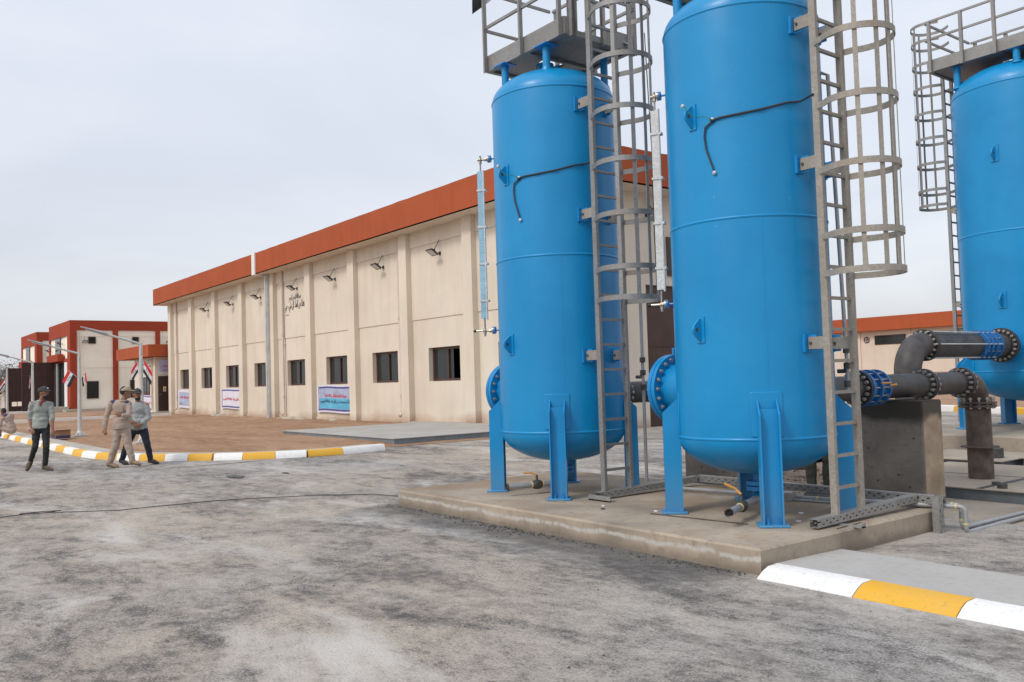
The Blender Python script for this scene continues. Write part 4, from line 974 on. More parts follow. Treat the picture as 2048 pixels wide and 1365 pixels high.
# vertical conduit pipes behind the ladders
for t,x,y,zt in ((v1,-7.22,7.45,5.5),(v2,-4.62,7.52,4.35)):
    mb=MB(); yb=y; yt=y-(.10 if t is v2 else 0); mb.tube([(x-.03,yb,.3 if t is v1 else 1.35),(x-.03,yb,1.6),(x-.03,yt,zt),(x-.10,yt-.06,zt+.04)],.019,10); o_=obj('impulse_pipe',mb,'pvc',t)
    mb=MB(); 
    for z in (1.38,1.55,1.70): mb.cyl((x-.03,y,z),(x-.03,y,z+.06),.034,n=8)
    mb.cyl((x-.03,y,1.53),(x-.12,y-.02,1.53),.02,n=8); obj('union',mb,'iron',o_)
    mb=MB(); mb.tube([(x+.15,y+.05,5.6),(x+.17,y+.08,4.2),(x+.18,y+.06,3.2),(x+.2,y+.05,2.5)],.006,6); obj('lead_wire',mb,'rubber',o_)
# drains
def drain(t,c,pa,pb,z,vpos,hd):
    mb=MB(); mb.tube([(c[0],c[1],.60),(c[0],c[1],z+.06),tuple(V(pa)*.0+V((c[0]+(pa[0]-c[0])*.35,c[1]+(pa[1]-c[1])*.35,z+.02)))],.045,14); mb.cyl((c[0],c[1],.46),(c[0],c[1],.5),.11,n=20); mb.cyl((c[0],c[1],.41),(c[0],c[1],.45),.11,n=20)
    d_=obj('drain_nozzle',mb,'blueflange',t)
    a_=V(pa);b_=V(pb); mb=MB(); mb.tube([V((c[0],c[1],z)),a_+(b_-a_)*0],.036,14); mb.tube([a_,b_],.032,14,caps=False); None
    p_=obj('drain_pipe',mb,'pvc',d_)
    v=a_+(b_-a_)*vpos; dd=(b_-a_).normalized(); mb=MB(); mb.tube([v-dd*.06,v-dd*.03,v,v+dd*.03,v+dd*.06],[.040,.052,.056,.052,.040],14); mb.cyl(v,v+V((0,0,.11)),.014,n=8); obj('ball_valve',mb,'iron',p_)
    mb=MB(); mb.tube([v-dd*.075,v-dd*.06],.038,14); mb.tube([v+dd*.06,v+dd*.075],.038,14); obj('thread_tape',mb,'tape',p_)
    mb=MB(); top=v+V((0,0,.105)); mb.tube([top,top+V(hd)*.35+V((0,0,.02)),top+V(hd)],[.012,.011,.013],8); obj('valve_handle',mb,'valvehandle',p_)
    mb=MB(); mb.tube([b_-dd*.005,b_+dd*.02],.038,14,caps=False); mb.tube([b_-dd*.005,b_+dd*.02],.029,14,caps=False); oe=obj('pipe_end',mb,'rustpipe',p_); mb=MB(); mb.cyl(b_+dd*.004,b_+dd*.006,.0295,n=14); obj('bore_shade',mb,'dark',oe)  # dark disc painted in for the shade inside the open pipe end
drain(v1,c1,(-7.98,6.62,.31),(-8.13,6.07,.31),.31,.35,(-.12,-.10,.03))
drain(v2,c2,(-5.28,6.85,.33),(-4.98,6.12,.33),.33,.5,(-.20,.02,.08))
# far vessel
c3=(-7.98,19.9); R3=1.30
v3,s3=vessel('large blue vessel cut by the right frame edge',c3,R3,.2,1.40,4.26,7.30,1.4,'blue pressure vessels',mh=0,gmat=None)
ladder(v3,c3,R3,-9.45,19.83,.20,.3,8.2,.55,.30,[5.15,5.5,6.1,6.68,7.26,7.85,8.4,8.92,9.3],.38,-1,(5.0,2.9),mat='galv',sz=1.15)
platform(v3,-9.38,-6.5,18.85,20.9,7.98,[-9.3,-8.62,-7.95,-7.28,-6.6],hh=1.1,toe=.26,s=1.3)
supports(v3,c3,R3,7.30,7.98,[(-8.85,19.05),(-8.9,20.6),(-7.6,18.95),(-7.2,20.7)],.07)
mb=MB(); mb.ext([(-.14,0),(.14,0),(.05,.2),(-.05,.2)],(-8.6,19.2,7.55),(1,0,0),(0,0,1),(0,.03,0)); obj('top_lug',mb,'blue',v3)
mb=MB(); x,y=c3[0]-1.0,c3[1]-.72; mb.tube([(x,y,7.0),(x,y,1.2)],.02,8); mb.tube([(x,y,7.0),(x+.12,y+.09,7.02)],.03,8); obj('impulse_pipe',mb,'pvc',v3)
mb=MB(); mb.box(-7.45,-6.9,18.5,18.8,9.02,9.5); o_=obj('lamp_box',mb,'black',v3); bevel(o_,.05,3)
# ================================================================ pipework
def flg(parent,c,ax,r,t,mat='flange',n=16,br=None,L=.12,bs=.019,sel=None):
    c=V(c);ax=V(ax); mb=MB(); mb.cyl(c-ax*t/2,c+ax*t/2,r,n=48); o_=obj('flange',mb,mat,parent); bevel(o_,.004)
    if n: bolts(o_,c,ax,br or r*.84,n,t+L,bs,sel=sel)
    return o_
def coupling(parent,c,L,r,rf,n=8,mat='bluevalve',xs=(0,.5,1)):
    """flexible coupling along +Y, starting at c"""
    mb=MB(); N=len(xs); mb.tube([(c[0],c[1]+L*k/24,c[2]) for k in range(25)],[r*(1.0+.05*math.cos(k/24*math.pi*2*N)) for k in range(25)],40); o_=obj('coupling',mb,mat,parent)
    for q in xs:
        mb=MB(); y=c[1]+L*q; mb.cyl((c[0],y-.016,c[2]),(c[0],y+.016,c[2]),rf,n=48); f_=obj('coupling_ring',mb,mat,o_); bevel(f_,.004)
    bolts(o_,(c[0],c[1]+L/2,c[2]),(0,1,0),rf*.88,n,L*.95,.015,'tie_bolt')
    return o_
def ypipe(label,x,y0,y1,z,r,grp,full):
    t=thing('pipeline',label,'pipe',(x,y0,z-r),grp)
    mb=MB(); mb.cyl((x,y0-.04,z),(x,y0+.12,z),r,n=40); obj('nozzle',mb,'blue',t)
    flg(t,(x,y0+.14,z),(0,1,0),.215,.03,'blueflange'); flg(t,(x,y0+.175,z),(0,1,0),.215,.03)
    mb=MB(); mb.cyl((x,y0+.19,z),(x,y0+1.05,z),r,n=40); obj('spool_pipe',mb,'pipe',t)
    flg(t,(x,y0+1.04,z),(0,1,0),.195,.03)
    coupling(t,(x,y0+1.08,z),.33,r*1.12,.20,12,xs=(0,.5,1))
    mb=MB(); v=V((x+.27,y0+1.25,z+.02)); mb.tube([v,v+V((.02,.10,.01))],.011,8); mb.tube([v+V((.01,-.18,.03)),v+V((.01,.0,.03))],.011,8); obj('valve_handle',mb,'valvehandle',t)
    mb=MB(); mb.cyl((x,y0+1.40,z),(x,y0+2.42,z),r,n=40); obj('spool_pipe',mb,'pipe',t)
    flg(t,(x,y0+2.44,z),(0,1,0),.19,.03); flg(t,(x,y0+2.48,z),(0,1,0),.19,.03)
    ye=11.55
    mb=MB(); mb.cyl((x,y0+2.49,z),(x,ye-.42,z),r,n=40); obj('spool_pipe',mb,'pipe',t)
    flg(t,(x,ye-.44,z),(0,1,0),.19,.03); flg(t,(x,ye-.40,z),(0,1,0),.19,.03)
    # elbow
    er=.25; pts=[(x,ye-.38,z)]+[(x,ye-.25+er*math.sin(a),z-er+er*math.cos(a)) for a in [math.pi/2*k/10 for k in range(11)]]
    mb=MB(); mb.tube(pts,r,40); obj('elbow',mb,'rustpipe',t)
    zz=z-er
    for dz in (0,-.04): flg(t,(x,ye,zz-.02+dz),(0,0,1),.222,.028,'rustpipe',12 if dz==0 else 0,L=.12)
    mb=MB(); mb.cyl((x,ye,zz-.06),(x,ye,.05),.149,n=40); sp=obj('standpipe',mb,'rustpipe',t)
    mb=MB(); mb.cyl((x,ye,.50),(x,ye,.512),.225,n=40); obj('puddle_collar',mb,'rustpipe',t)
    return t
ypipe('black flanged pipe from the middle vessel with blue coupling, turning down at its far end',-5.33,7.74,11.9,1.335,.137,'black flanged pipelines',1)
ypipe('black flanged pipe running back from the vessel nearer the hall',-8.0,7.61,11.9,1.335,.137,'black flanged pipelines',1)
# big upper pipe to the far vessel
t=thing('pipeline','thick black pipe with big elbow and tie rods entering the far right vessel','pipe',(-7.95,14.7,-.05),'black flanged pipelines')
x,z,r=-7.95,1.93,.225
er=.50; ye=14.72
pts=[(x,ye,-.06),(x,ye,z-er)]+[(x,ye+er-er*math.cos(a),z-er+er*math.sin(a)) for a in [math.pi/2*k/14 for k in range(1,15)]]+[(x,ye+er+.05,z)]
mb=MB(); mb.tube(pts,r,44); obj('elbow',mb,'pipe',t)
flg(t,(x,ye+er+.08,z),(0,1,0),.285,.045,n=16,bs=.022); flg(t,(x,ye+er+.135,z),(0,1,0),.285,.045,n=0)
mb=MB(); mb.cyl((x,ye+er+.16,z),(x,17.35,z),r,n=44); obj('spool_pipe',mb,'pipe',t)
coupling(t,(x,17.2,z),.62,r*1.08,.29,12,xs=(0,.3,.6,1))
mb=MB(); mb.cyl((x,17.8,z),(x,18.35,z),r,n=44); obj('spool_pipe',mb,'iron',t)
flg(t,(x,18.36,z),(0,1,0),.345,.06,n=20,bs=.025); flg(t,(x,18.45,z),(0,1,0),.345,.05,'blueflange',n=0)
mb=MB(); mb.cyl((x,18.4,z),(x,18.95,z),r,n=44); mb.cyl((x,18.73,z),(x,18.77,z),.5,n=44); obj('nozzle',mb,'blue',t)
mb=MB()
for a_ in (62,2,-62,-130,130): 
    dx,dz=.268*math.cos(R(a_)),.268*math.sin(R(a_)); mb.tube([(x+dx,ye+er-.0,z+dz),(x+dx,17.85,z+dz)],.013,8)
obj('tie_rod',mb,'galvlt',t)
# support blocks
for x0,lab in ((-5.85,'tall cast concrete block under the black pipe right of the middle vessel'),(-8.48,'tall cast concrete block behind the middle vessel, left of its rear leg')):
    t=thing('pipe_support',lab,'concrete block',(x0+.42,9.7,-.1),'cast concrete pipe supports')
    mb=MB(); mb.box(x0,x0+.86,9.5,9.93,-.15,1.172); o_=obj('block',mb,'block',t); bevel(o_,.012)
    mb=MB(); mb.box(x0+.8605,x0+.866,9.512,9.918,-.15,1.158); obj('lit_side',mb,'block_lit',t)  # thin skin giving this side its lit tone by colour
    mb=MB()
    for dx,dz in ((.55,.33),(.2,.62),(.68,.2),(.3,.25),(.75,.75)): mb.cyl((x0+dx,9.502,dz),(x0+dx,9.495,dz),.012,n=8)
    obj('tie_hole',mb,'iron',t)
# cover plates over pits
def coverplate(x0,x1,y0,y1,z,label,pit=True,mat='pitplate'):
    t=thing('cover_plate',label,'cover plate',((x0+x1)/2,(y0+y1)/2,-.1),'steel cover plates over the pits')
    mb=MB(); mb.box(x0,x1,y0,y1,z-.012,z); obj('plate',mb,mat,t)
    mb=MB(); mb.box(x0+.05,x1-.05,y0+.05,y0+.12,-.12,z-.013); mb.box(x0+.05,x1-.05,y1-.12,y1-.05,-.12,z-.013); mb.box(x0+.05,x0+.12,y0+.121,y1-.121,-.12,z-.013); mb.box(x1-.12,x1-.05,y0+.121,y1-.121,-.12,z-.013); obj('frame',mb,'steelplate',t)
    return t
p_=coverplate(-6.6,-2.0,10.55,13.3,.10,'dusty steel cover plate around the foot of the standpipe')
mb=MB()
mb.box(-4.95,-4.87,10.57,13.2,.1005,.103); mb.box(-6.5,-2.1,11.9,11.93,.1005,.103); obj('plate_joint',mb,'iron',p_)
for x,y,h,r in ((-4.93,11.05,.03,.05),(-4.73,10.75,.05,.055)):
    mb=MB(); mb.cyl((x,y,.101),(x,y,.101+h),r,n=20); obj('pipe_stub',mb,'iron',None,'short black pipe stub on the near cover plate'+(', closer to the standpipe' if h==.03 else ', nearest the camera'),'pipe stub','pipe stubs on the cover plate')
p_=coverplate(-7.6,-6.0,13.7,15.3,.10,'dusty steel cover plate beyond the standpipe, left half'); p2=coverplate(-5.95,-2.4,14.1,15.3,.13,'dusty steel cover plate beyond the standpipe, right half')
mb=MB(); mb.tube([(-6.35,14.2,.1),(-6.35,14.2,.25)],.14,20); obj('pipe_stub',mb,'iron',None,'wide black pipe stub left of the standpipe on the rear cover plate','pipe stub')
mb=MB(); mb.tube([(-5.3,13.55,.0),(-5.3,13.55,.16)],.03,10); obj('valve_post',mb,'valvehandle',None,'small yellow valve post right of the standpipe','valve')
# deck plate by the kerb
t=thing('deck_plate','large grey steel deck plate lying by the kerb end','steel plate',(-22.6,13.3,0))
mb=MB(); mb.box(-26.0,-19.0,10.72,16.15,.155,.17); obj('plate',mb,'deckplate',t)
mb=MB(); y0,y1,x0,x1=10.75,16.1,-25.97,-19.03
for (a,b,c_,d_) in ((x0,x1,y0,y0+.01),(x0,x1,y1-.01,y1),(x0,x0+.01,y0+.011,y1-.011),(x1-.01,x1,y0+.011,y1-.011)): mb.box(a,b,c_,d_,.03,.154)
mb.box(x0-.02,x1+.02,y0-.04,y0+.05,.015,.028); mb.box(x1-.05,x1+.04,y0+.051,y1,.015,.028)
obj('edge_beam',mb,'steelplate',t)
# ================================================================ cable trays and conduits
def tray(pts,w_,h_,label,group='perforated steel cable trays',zt=0):
    t=thing('cable_tray',label,'cable tray',pts[0],group)
    for a_,b_ in zip(pts,pts[1:]):
        a_=V(a_);b_=V(b_);d=(b_-a_);L=d.length;d.normalize(); s_=V((-d.y,d.x,0)) if abs(d.z)<.9 else V((1,0,0))
        up=V((0,0,1)) if abs(d.z)<.9 else V((0,-1,0))
        T=Matrix(((d.x,s_.x,up.x,a_.x),(d.y,s_.y,up.y,a_.y),(d.z,s_.z,up.z,a_.z),(0,0,0,1)))
        mb=MB(T); e=.002
        # side webs drawn round rows of slots
        for y in (-w_/2,w_/2):
            mb.box(0,L,y-e,y+e,0,h_*.26); mb.box(0,L,y-e,y+e,h_*.42,h_*.60); mb.box(0,L,y-e,y+e,h_*.76,h_); mb.box(0,L,-w_/2+e,w_/2-e,0,.002) if y<0 else None  # closed bottom added to keep the inside dark behind the slots
            k=0; x=0
            while x<L:
                x2=min(L,x+.072); mb.box(x,x2,y-e,y+e,h_*.261,h_*.419)
                x3=x+.05; mb.box(x3,min(L,x3+.072),y-e,y+e,h_*.601,h_*.759) if x3<L else None
                x+=.10
        mb.box(0,L,-w_/2+e,w_/2-e,h_-.003,h_)
        obj('tray_channel',mb,'tray',t)
    return t
t=tray([(-7.10,6.52,.215),(-7.10,8.12,.25)],.08,.072,'perforated tray starting at the foot of the ladder nearer the hall')
mb=MB(); mb.box(-7.2,-6.86,6.48,6.56,.2,.214); mb.box(-7.2,-6.86,6.48,6.49,.2,.26); obj('tray_bracket',mb,'tray',t)
t=tray([(-7.1,8.2,.25),(-4.14,8.2,.25)],.09,.075,'perforated tray along the back edge of the near pad')
for x in (-6.6,-5.6,-4.7): mb=MB(); mb.box(x,x+.3,8.12,8.28,.2,.245); obj('tray_bracket',mb,'tray',t)
t=tray([(-4.40,6.50,.215),(-4.40,8.13,.26)],.08,.072,'perforated tray starting at the foot of the tan ladder on the middle vessel')
mb=MB(); mb.box(-4.42,-4.15,6.82,6.88,.2,.213); mb.box(-4.155,-4.15,6.82,6.88,.2,.24); obj('tray_bracket',mb,'tray',t)
tray([(-4.15,8.14,.34),(-4.15,8.14,-.04)],.06,.085,'short upright tray dropping off the right corner of the near pad')
def conduit(pts,r,label):
    t=thing('conduit',label,'conduit',pts[0],'grey steel conduits')
    # rounded corners
    P_=[V(p) for p in pts]; out=[P_[0]]
    for a_,b_,c_ in zip(P_,P_[1:],P_[2:]):
        d1=(a_-b_).normalized()*.06; d2=(c_-b_).normalized()*.06
        for k in range(6): u=k/5; out.append((b_+d1)*(1-u)**2+b_*2*u*(1-u)+(b_+d2)*u*u)
    out.append(P_[-1]); mb=MB(); mb.tube(out,r,12); obj('tube',mb,'pvc',t)
    for b_,a_ in list(zip(P_[1:-1],P_)):
        d=(a_-b_).normalized(); mb=MB(); mb.cyl(b_+d*.07,b_+d*.085,r*1.25,n=12); obj('collar',mb,'tape',t)
    return t
conduit([(-6.95,7.62,.235),(-5.2,7.9,.235),(-3.98,8.27,.235),(-3.98,8.27,-.0),(-3.93,11.5,.0)],.021,'grey conduit crossing the pad and dropping at its right corner, outer of the pair')
conduit([(-4.9,8.02,.235),(-4.06,8.36,.235),(-4.06,8.36,.02),(-4.0,11.5,.02)],.021,'grey conduit dropping at the pad corner, inner of the pair')
mb=MB(); mb.tube([(-5.9,7.75,.215),(-4.95,7.9,.215)],.012,6); obj('loose_rod',mb,'galvlt',None,'loose steel rod on the pad behind the middle vessel','rod')
mb=MB(); mb.box(-5.62,-5.5,7.72,7.84,.2,.29); obj('strut_offcut',mb,'tray',None,'small perforated strut offcut standing on the pad','offcut')
mb=MB(); mb.tube([(-4.28,6.65,.206),(-4.3,7.05,.206)],.004,5); obj('welding_rod',mb,'iron',None,'thin dark welding rod on the pad beside the tan ladder','rod')
mb=MB(); mb.tube([(-6.0,6.2,.208),(-5.6,6.24,.21),(-5.2,6.30,.208),(-4.95,6.33,.208)],.006,6); obj('rusty_wire',mb,'rustpipe',None,'rusty wire lying on the pad before the middle vessel','wire')
for x,y,m_ in ((-6.6,6.1,'black'),(-6.75,6.25,'vinylw'),(-4.75,6.75,'vinylw'),(-6.1,6.35,'vinylw'),(-5.0,7.15,'vinylw')):
    mb=MB(); mb.box(x,x+.04,y,y+.025,.2,.21); obj('litter_scrap',mb,m_,None,{-6.6:'tiny black scrap on the pad between the two near vessels',-6.75:'tiny white scrap beside the black one between the near vessels',-4.75:'tiny white scrap on the pad by the tan ladder foot',-6.1:'tiny white scrap by the left leg of the middle vessel',-5.0:'tiny white scrap under the middle vessel, behind its front leg'}[x],'litter','litter scraps on the near pad')
mb=MB(); pp=[(-12.67,1.3),(-12.67,1.52),(-12.76,1.87),(-12.65,2.08),(-12.35,2.45),(-12.13,2.8),(-12.09,3.35),(-12.05,3.93),(-11.79,4.53),(-11.47,5.13),(-10.9,5.8),(-9.95,6.05),(-9.8,6.6),(-10.1,8),(-9.7,9.0),(-8.6,9.3)]
pp=[(-13.4,-.5),(-13.0,.5)]+pp
dense=[]
for i in range(len(pp)-1):
    for k in range(5):
        u=k/5; a_,b_=V(pp[i]),V(pp[i+1]); p=a_*(1-u)+b_*u; dense.append((p.x+.02*noise.noise(V((p.x*2,p.y*2,0))),p.y,.016))
mb.tube(dense,.0055,8); mb.tube([(-12.8,1.75,.02),(-12.72,2.0,.03),(-12.63,2.2,.03),(-12.58,2.1,.03),(-12.66,1.9,.02),(-12.75,1.8,.02)],.006,6)
obj('power_cable',mb,'rubber',None,'thin black cable snaking over the asphalt to the pad','cable')
mb=MB()
for cx_,cy_,rx,ry in ((-15.05,5.35,.28,.12),(-14.9,6.2,.12,.05)): 
    mb.poly([(cx_+rx*math.cos(k*math.pi/8)*(1+.2*math.sin(k*3)),cy_+ry*math.sin(k*math.pi/8)*(1+.2*math.cos(k*2)),.012) for k in range(16)])
obj('wet_patch',mb,'iron',None,'small dark tar spots on the asphalt before the kerb corner','tar spot',None,'stuff')
# ================================================================ flags and lamp posts
def flag(name_lab,o,pole_dir,fly,drop,L,W,label,group='small striped flags on the street lamps',pole=.5):
    """o pole foot; pole_dir unit; flag cloth spans from the pole end back, hanging along fly"""
    t=thing('flag',label,'flag',o,group); o=V(o); pd=V(pole_dir).normalized(); fl_=V(fly).normalized()
    mb=MB(); mb.cyl(o,o+pd*pole,.007,n=6); obj('stick',mb,'galvlt',t)
    mb=MB(); n=9; e0=o+pd*(pole-W)
    nrm=pd.cross(fl_).normalized()
    def S(u,v): # u along pole (stripes), v along fly
        return e0+pd*(u*W)+fl_*(v*L)+V((0,0,-1))*(v*v*drop*L)+nrm*(.05*L*math.sin(v*7+u*2)*v)
    I=[[mb.pt(S(i/n,j/n)) for i in range(n+1)] for j in range(n+1)]
    for j in range(n):
        for i in range(n): mb.cur=2-i//3; mb.face([I[j][i],I[j][i+1],I[j+1][i+1],I[j+1][i]],True)
    c_=obj('cloth',mb,['flagred','flagwhite','flagblack'],t)
    for sg in (1,-1):
        mb=MB(); 
        lettering(mb,'الله اكبر'.replace('ا','ا'),.28,.72,.38,.62,(lambda x,z:S(z,x if sg>0 else 1-x)+nrm*.004*sg+nrm*0),.02); obj('script',mb,'flaggreen',c_)
    return t
def lamp(x,y,label,h=2.88):
    t=thing('street_lamp',label,'street lamp',(x,y,.12),'grey street lamps along the walk')
    mb=MB(); mb.tube([(x,y,.12),(x,y,1.0),(x,y,h)],[.075,.062,.045],12); mb.tube([(x,y,.14),(x,y,.3)],[.11,.07],12); obj('pole',mb,'galvlt',t)
    mb=MB(); mb.box(x-.14,x+.14,y-.14,y+.14,.12,.145)
    for a_ in range(4): 
        d=V((math.cos(a_*math.pi/2+.78),math.sin(a_*math.pi/2+.78),0)); mb.bar(V((x,y,.2))+d*.07,V((x,y,.16))+d*.13,.015,.05)
    obj('base_plate',mb,'galvlt',t)
    mb=MB(); mb.box(x-.22,x+.22,y-.22,y+.22,-.05,.12); obj('footing',mb,'walk',t)
    mb=MB(); e=V((x,y-1.5,h+.42)); s_=V((x,y,h-.04)); mb.tube([s_,s_+(e-s_)*.62],[.036,.028],10); obj('arm',mb,'galvlt',t)
    d=(e-s_).normalized(); a_=s_+(e-s_)*.56
    mb=MB(); sd=V((1,0,0)); up=sd.cross(d)*-1 if sd.cross(d).z<0 else sd.cross(d)
    st=[(0,.03,.03),(.06,.06,.05),(.2,.085,.045),(.45,.08,.025),(.62,.05,.015)]
    rows=[]
    for q,w_,hh in st:
        p=a_+d*q*1.15; rows.append([mb.pt(p+sd*w_*math.cos(k*math.pi/5)+up*hh*math.sin(k*math.pi/5)) for k in range(10)])
    for A,B in zip(rows,rows[1:]):
        for k in range(10): mb.face([A[k],A[(k+1)%10],B[(k+1)%10],B[k]],True)
    mb.face(rows[0][::-1]); mb.face(rows[-1]); L_=obj('lamp_head',mb,'lampbody',t)
    mb=MB(); p=a_+d*.42-up*.04; mb.bar(p-d*.15,p+d*.15,.1,.01,up); obj('diffuser',mb,'lens',L_)
    mb=MB(); mb.box(x-.055,x-.045,y-.012,y+.012,h-.35,h-.12); mb.cyl((x+.04,y,h-.2),(x+.075,y,h-.2),.014,n=6); mb.cyl((x+.04,y,h-.3),(x+.075,y,h-.3),.014,n=6); obj('clamp_bolts',mb,'bolt',t)
    return t
fw=V((.606,.795,0)); tw=V((.795,-.606,0))
lampP=[(-24.9,6.7),(-32.1,6.15),(-40.0,5.85),(-51.6,6.45)]
ll=['street lamp behind the two walking men','street lamp with two flags, right of the man in grey','street lamp left of the man in grey, before the gates','street lamp at the left edge of the picture']
LP=[(-25.6,6.5),(-32.1,6.18),(-41.0,6.12),(-49.8,6.3)]
for (x,y),l in zip(LP,ll): lamp(x,y,l)
Zu=V((0,0,1))
def fl_at(i,z,sd,fd,side,label,L=.36,W=.30,drop=.25):
    x,y=LP[i]; flag('',V((x,y,z))+fw*side*.06+tw*.03,sd,fd,drop,L,W,label,pole=W+.06)
fl_at(1,2.06,-fw*.75+Zu*.62,-fw*.55-Zu*.8,-1,'flag slanting to the left of the lamp with two flags',.36,.32)
fl_at(1,1.98,fw*.55+Zu*.75,-Zu*.95+fw*.1,1,'folded flag hanging on the right of the lamp with two flags',.30,.24,.05)
fl_at(0,2.0,Zu*1.0+fw*.1,fw*.55-Zu*.85,1,'flag on the right of the lamp behind the two walking men',.40,.34,.1)
fl_at(0,2.0,Zu*1.0-fw*.1,-fw*.6-Zu*.7,-1,'flag on the left of the lamp behind the two walking men',.26,.30,.3)
fl_at(2,1.95,Zu*1.0-fw*.1,-fw*.1-Zu*.9,-1,'flag on the lamp left of the man in grey',.36,.30,.05)
fl_at(3,2.0,Zu*1.0,-fw*.6-Zu*.6,-1,'flag on the lamp at the left edge of the picture',.42,.32,.25)
flag('',V((-8.92,6.33,6.78)),V((.5,.6,.55)),V((0,-.05,-1)),.0,.58,.60,'large striped flag tied to the platform rail, only its lower corner in the picture',None,pole=.62)
# ================================================================ people
def remesh(name,mb,vox,mat,parent,smooth=4,wr=0,seed=0,label=None,org=None):
    o=obj(name+'_src',mb,mat,None,origin=org); r=o.modifiers.new('r','REMESH'); r.mode='VOXEL'; r.voxel_size=vox; r.use_smooth_shade=True
    s=o.modifiers.new('s','SMOOTH'); s.factor=.6; s.iterations=smooth
    me=evalmesh(o); loc=o.location.copy(); C.objects.unlink(o); ORG.pop(o.name,None); bpy.data.objects.remove(o)
    me.name=name
    if not me.materials: me.materials.append(MT[mat] if isinstance(mat,str) else mat)
    if wr:
        nr=[v.normal.copy() for v in me.vertices]
        for v,n_ in zip(me.vertices,nr):
            p=v.co; q=noise.noise(V((p.x*9+seed,p.y*9,p.z*14)))+.5*noise.noise(V((p.x*22,p.y*22+seed,p.z*30))); v.co+=n_*q*wr
    for p in me.polygons: p.use_smooth=True
    ob=bpy.data.objects.new(name,me); C.objects.link(ob); return place(ob,loc,parent,label)
def limb(mb,pts,rs,n=12):
    """tapered chain of closed cones with balls at the joints"""
    pts=[V(p) for p in pts]
    for (a,ra),(b,rb) in zip(zip(pts,rs),zip(pts[1:],rs[1:])): mb.tube([a,b],[ra,rb],n)
    for p,r in zip(pts,rs): mb.ell(p,(r,r,r),n,8)
def person(label,base,J,skin='skin',shirt='shirt',trous='trous',shoe='shoe',cap=None,hair=True,beard=True,collar=False,extra=None,sc_=1.,grp=None,cat='person'):
    """J: joints in (right, toward camera, up) metres from base"""
    base=V(base)
    def W(p): return base+(fw*p[0]+tw*p[1]+Zu*p[2])*sc_
    Jw={k:(W(v) if isinstance(v[0],(int,float)) else [W(q) for q in v]) for k,v in J.items() if isinstance(v,(tuple,list))}
    fa=J['face']; fd=(fw*math.cos(R(fa))+tw*math.sin(R(fa))).normalized(); fr=V((fd.y,-fd.x,0))  # fr: person's right
    t=thing('person',label,cat,base,grp)
    pel,ch,nk,hd=Jw['pel'],Jw['chest'],Jw['neck'],Jw['head']
    M3=Matrix((fd,-fr,Zu)).transposed()
    # --- body
    mb=MB()
    sh=Jw['sh']; hp=Jw['hip']; el=Jw['el']; wr=Jw['wr']; hn=Jw['hand']; kn=Jw['kn']; an=Jw['an']; toe=Jw['toe']
    ax=(sh[1]-sh[0]); ax.z=0; ax.normalize(); fwd=V((ax.y,-ax.x,0)); B3=Matrix((ax,V((-ax.y,ax.x,0)),Zu)).transposed()
    mid=(pel+ch)/2
    def torso(mb,k,k2=0):
        mb.ell(ch+V((0,0,.05))*sc_,(.150*sc_+k,.10*sc_+k,.17*sc_),16,10,B3); mb.ell(mid,(.14*sc_+k,.098*sc_+k,.19*sc_),16,10,B3); mb.ell(pel,(.155*sc_+k,.11*sc_+k,.13*sc_),16,10,B3)
        limb(mb,[sh[0]+(ch-sh[0])*.08,(sh[0]+sh[1])/2+V((0,0,.015)),sh[1]+(ch-sh[1])*.08],[.046*sc_+k*.7,.055*sc_+k*.7,.046*sc_+k*.7])
    torso(mb,0)
    limb(mb,[ch+V((0,0,.1)),nk,hd-V((0,0,.06))],[.06*sc_,.052*sc_,.05*sc_])
    mb.ell(hd+V((0,0,.02)),(.098*sc_,.076*sc_,.105*sc_),18,12,M3); mb.ell(hd+fd*.03-V((0,0,.055))*sc_,(.065*sc_,.055*sc_,.065*sc_),14,10,M3)
    mb.tube([hd+fd*.088*sc_+V((0,0,.02)),hd+fd*.112*sc_-V((0,0,.022))],[.008,.016],8)          # nose
    mb.ell(hd+fd*.088*sc_-V((0,0,.055)),(.012,.025,.008),8,6,M3); mb.ell(hd+fd*.085*sc_+V((0,0,.038)),(.012,.045,.01),8,6,M3)
    for s_ in (-1,1): mb.ell(hd+fr*s_*.078*sc_-fd*.005,(.018,.009,.03),8,6,M3)                       # ears
    for s_ in (0,1):
        limb(mb,[sh[s_],el[s_],wr[s_]],[.05*sc_,.038*sc_,.026*sc_])
        d=(hn[s_]-wr[s_]).normalized(); side=d.cross(fwd if abs(d.dot(fwd))<.8 else Zu).normalized(); pn=side.cross(d)
        pc=wr[s_]+d*.055; H3=Matrix((d,side,pn)).transposed(); mb.ell(pc,(.052,.038,.018),10,8,H3)
        for q,(off,Lf) in enumerate(((-.03,.062),(-.011,.074),(.009,.07),(.028,.055))):
            b0=pc+d*.035+side*off; k1=b0+d*Lf*.5+pn*.006*(q%2)-pn*.008; k2=k1+d*Lf*.35-pn*.022; limb(mb,[b0,k1,k2],[.0105,.0095,.0085],8)
        b0=pc-d*.02+side*(-.035 if s_ else .035); limb(mb,[b0,b0+d*.03+side*(-.02 if s_ else .02),b0+d*.06+side*(-.022 if s_ else .022)-pn*.01],[.013,.0115,.010],8)
        limb(mb,[hp[s_],kn[s_],an[s_]],[.075*sc_,.052*sc_,.036*sc_])
        limb(mb,[an[s_],toe[s_]],[.036*sc_,.028*sc_])
    body=remesh('body',mb,.0085,skin,t,3)
    # --- clothes
    mb=MB(); torso(mb,.013); k=.016
    hem=pel+(pel-ch)*.12; mb.tube([mid,pel,hem],[.15*sc_,.165*sc_,.165*sc_],20)
    mb.ell(hem+V((0,0,.04)),(.185*sc_,.13*sc_,.10*sc_),16,8,B3)
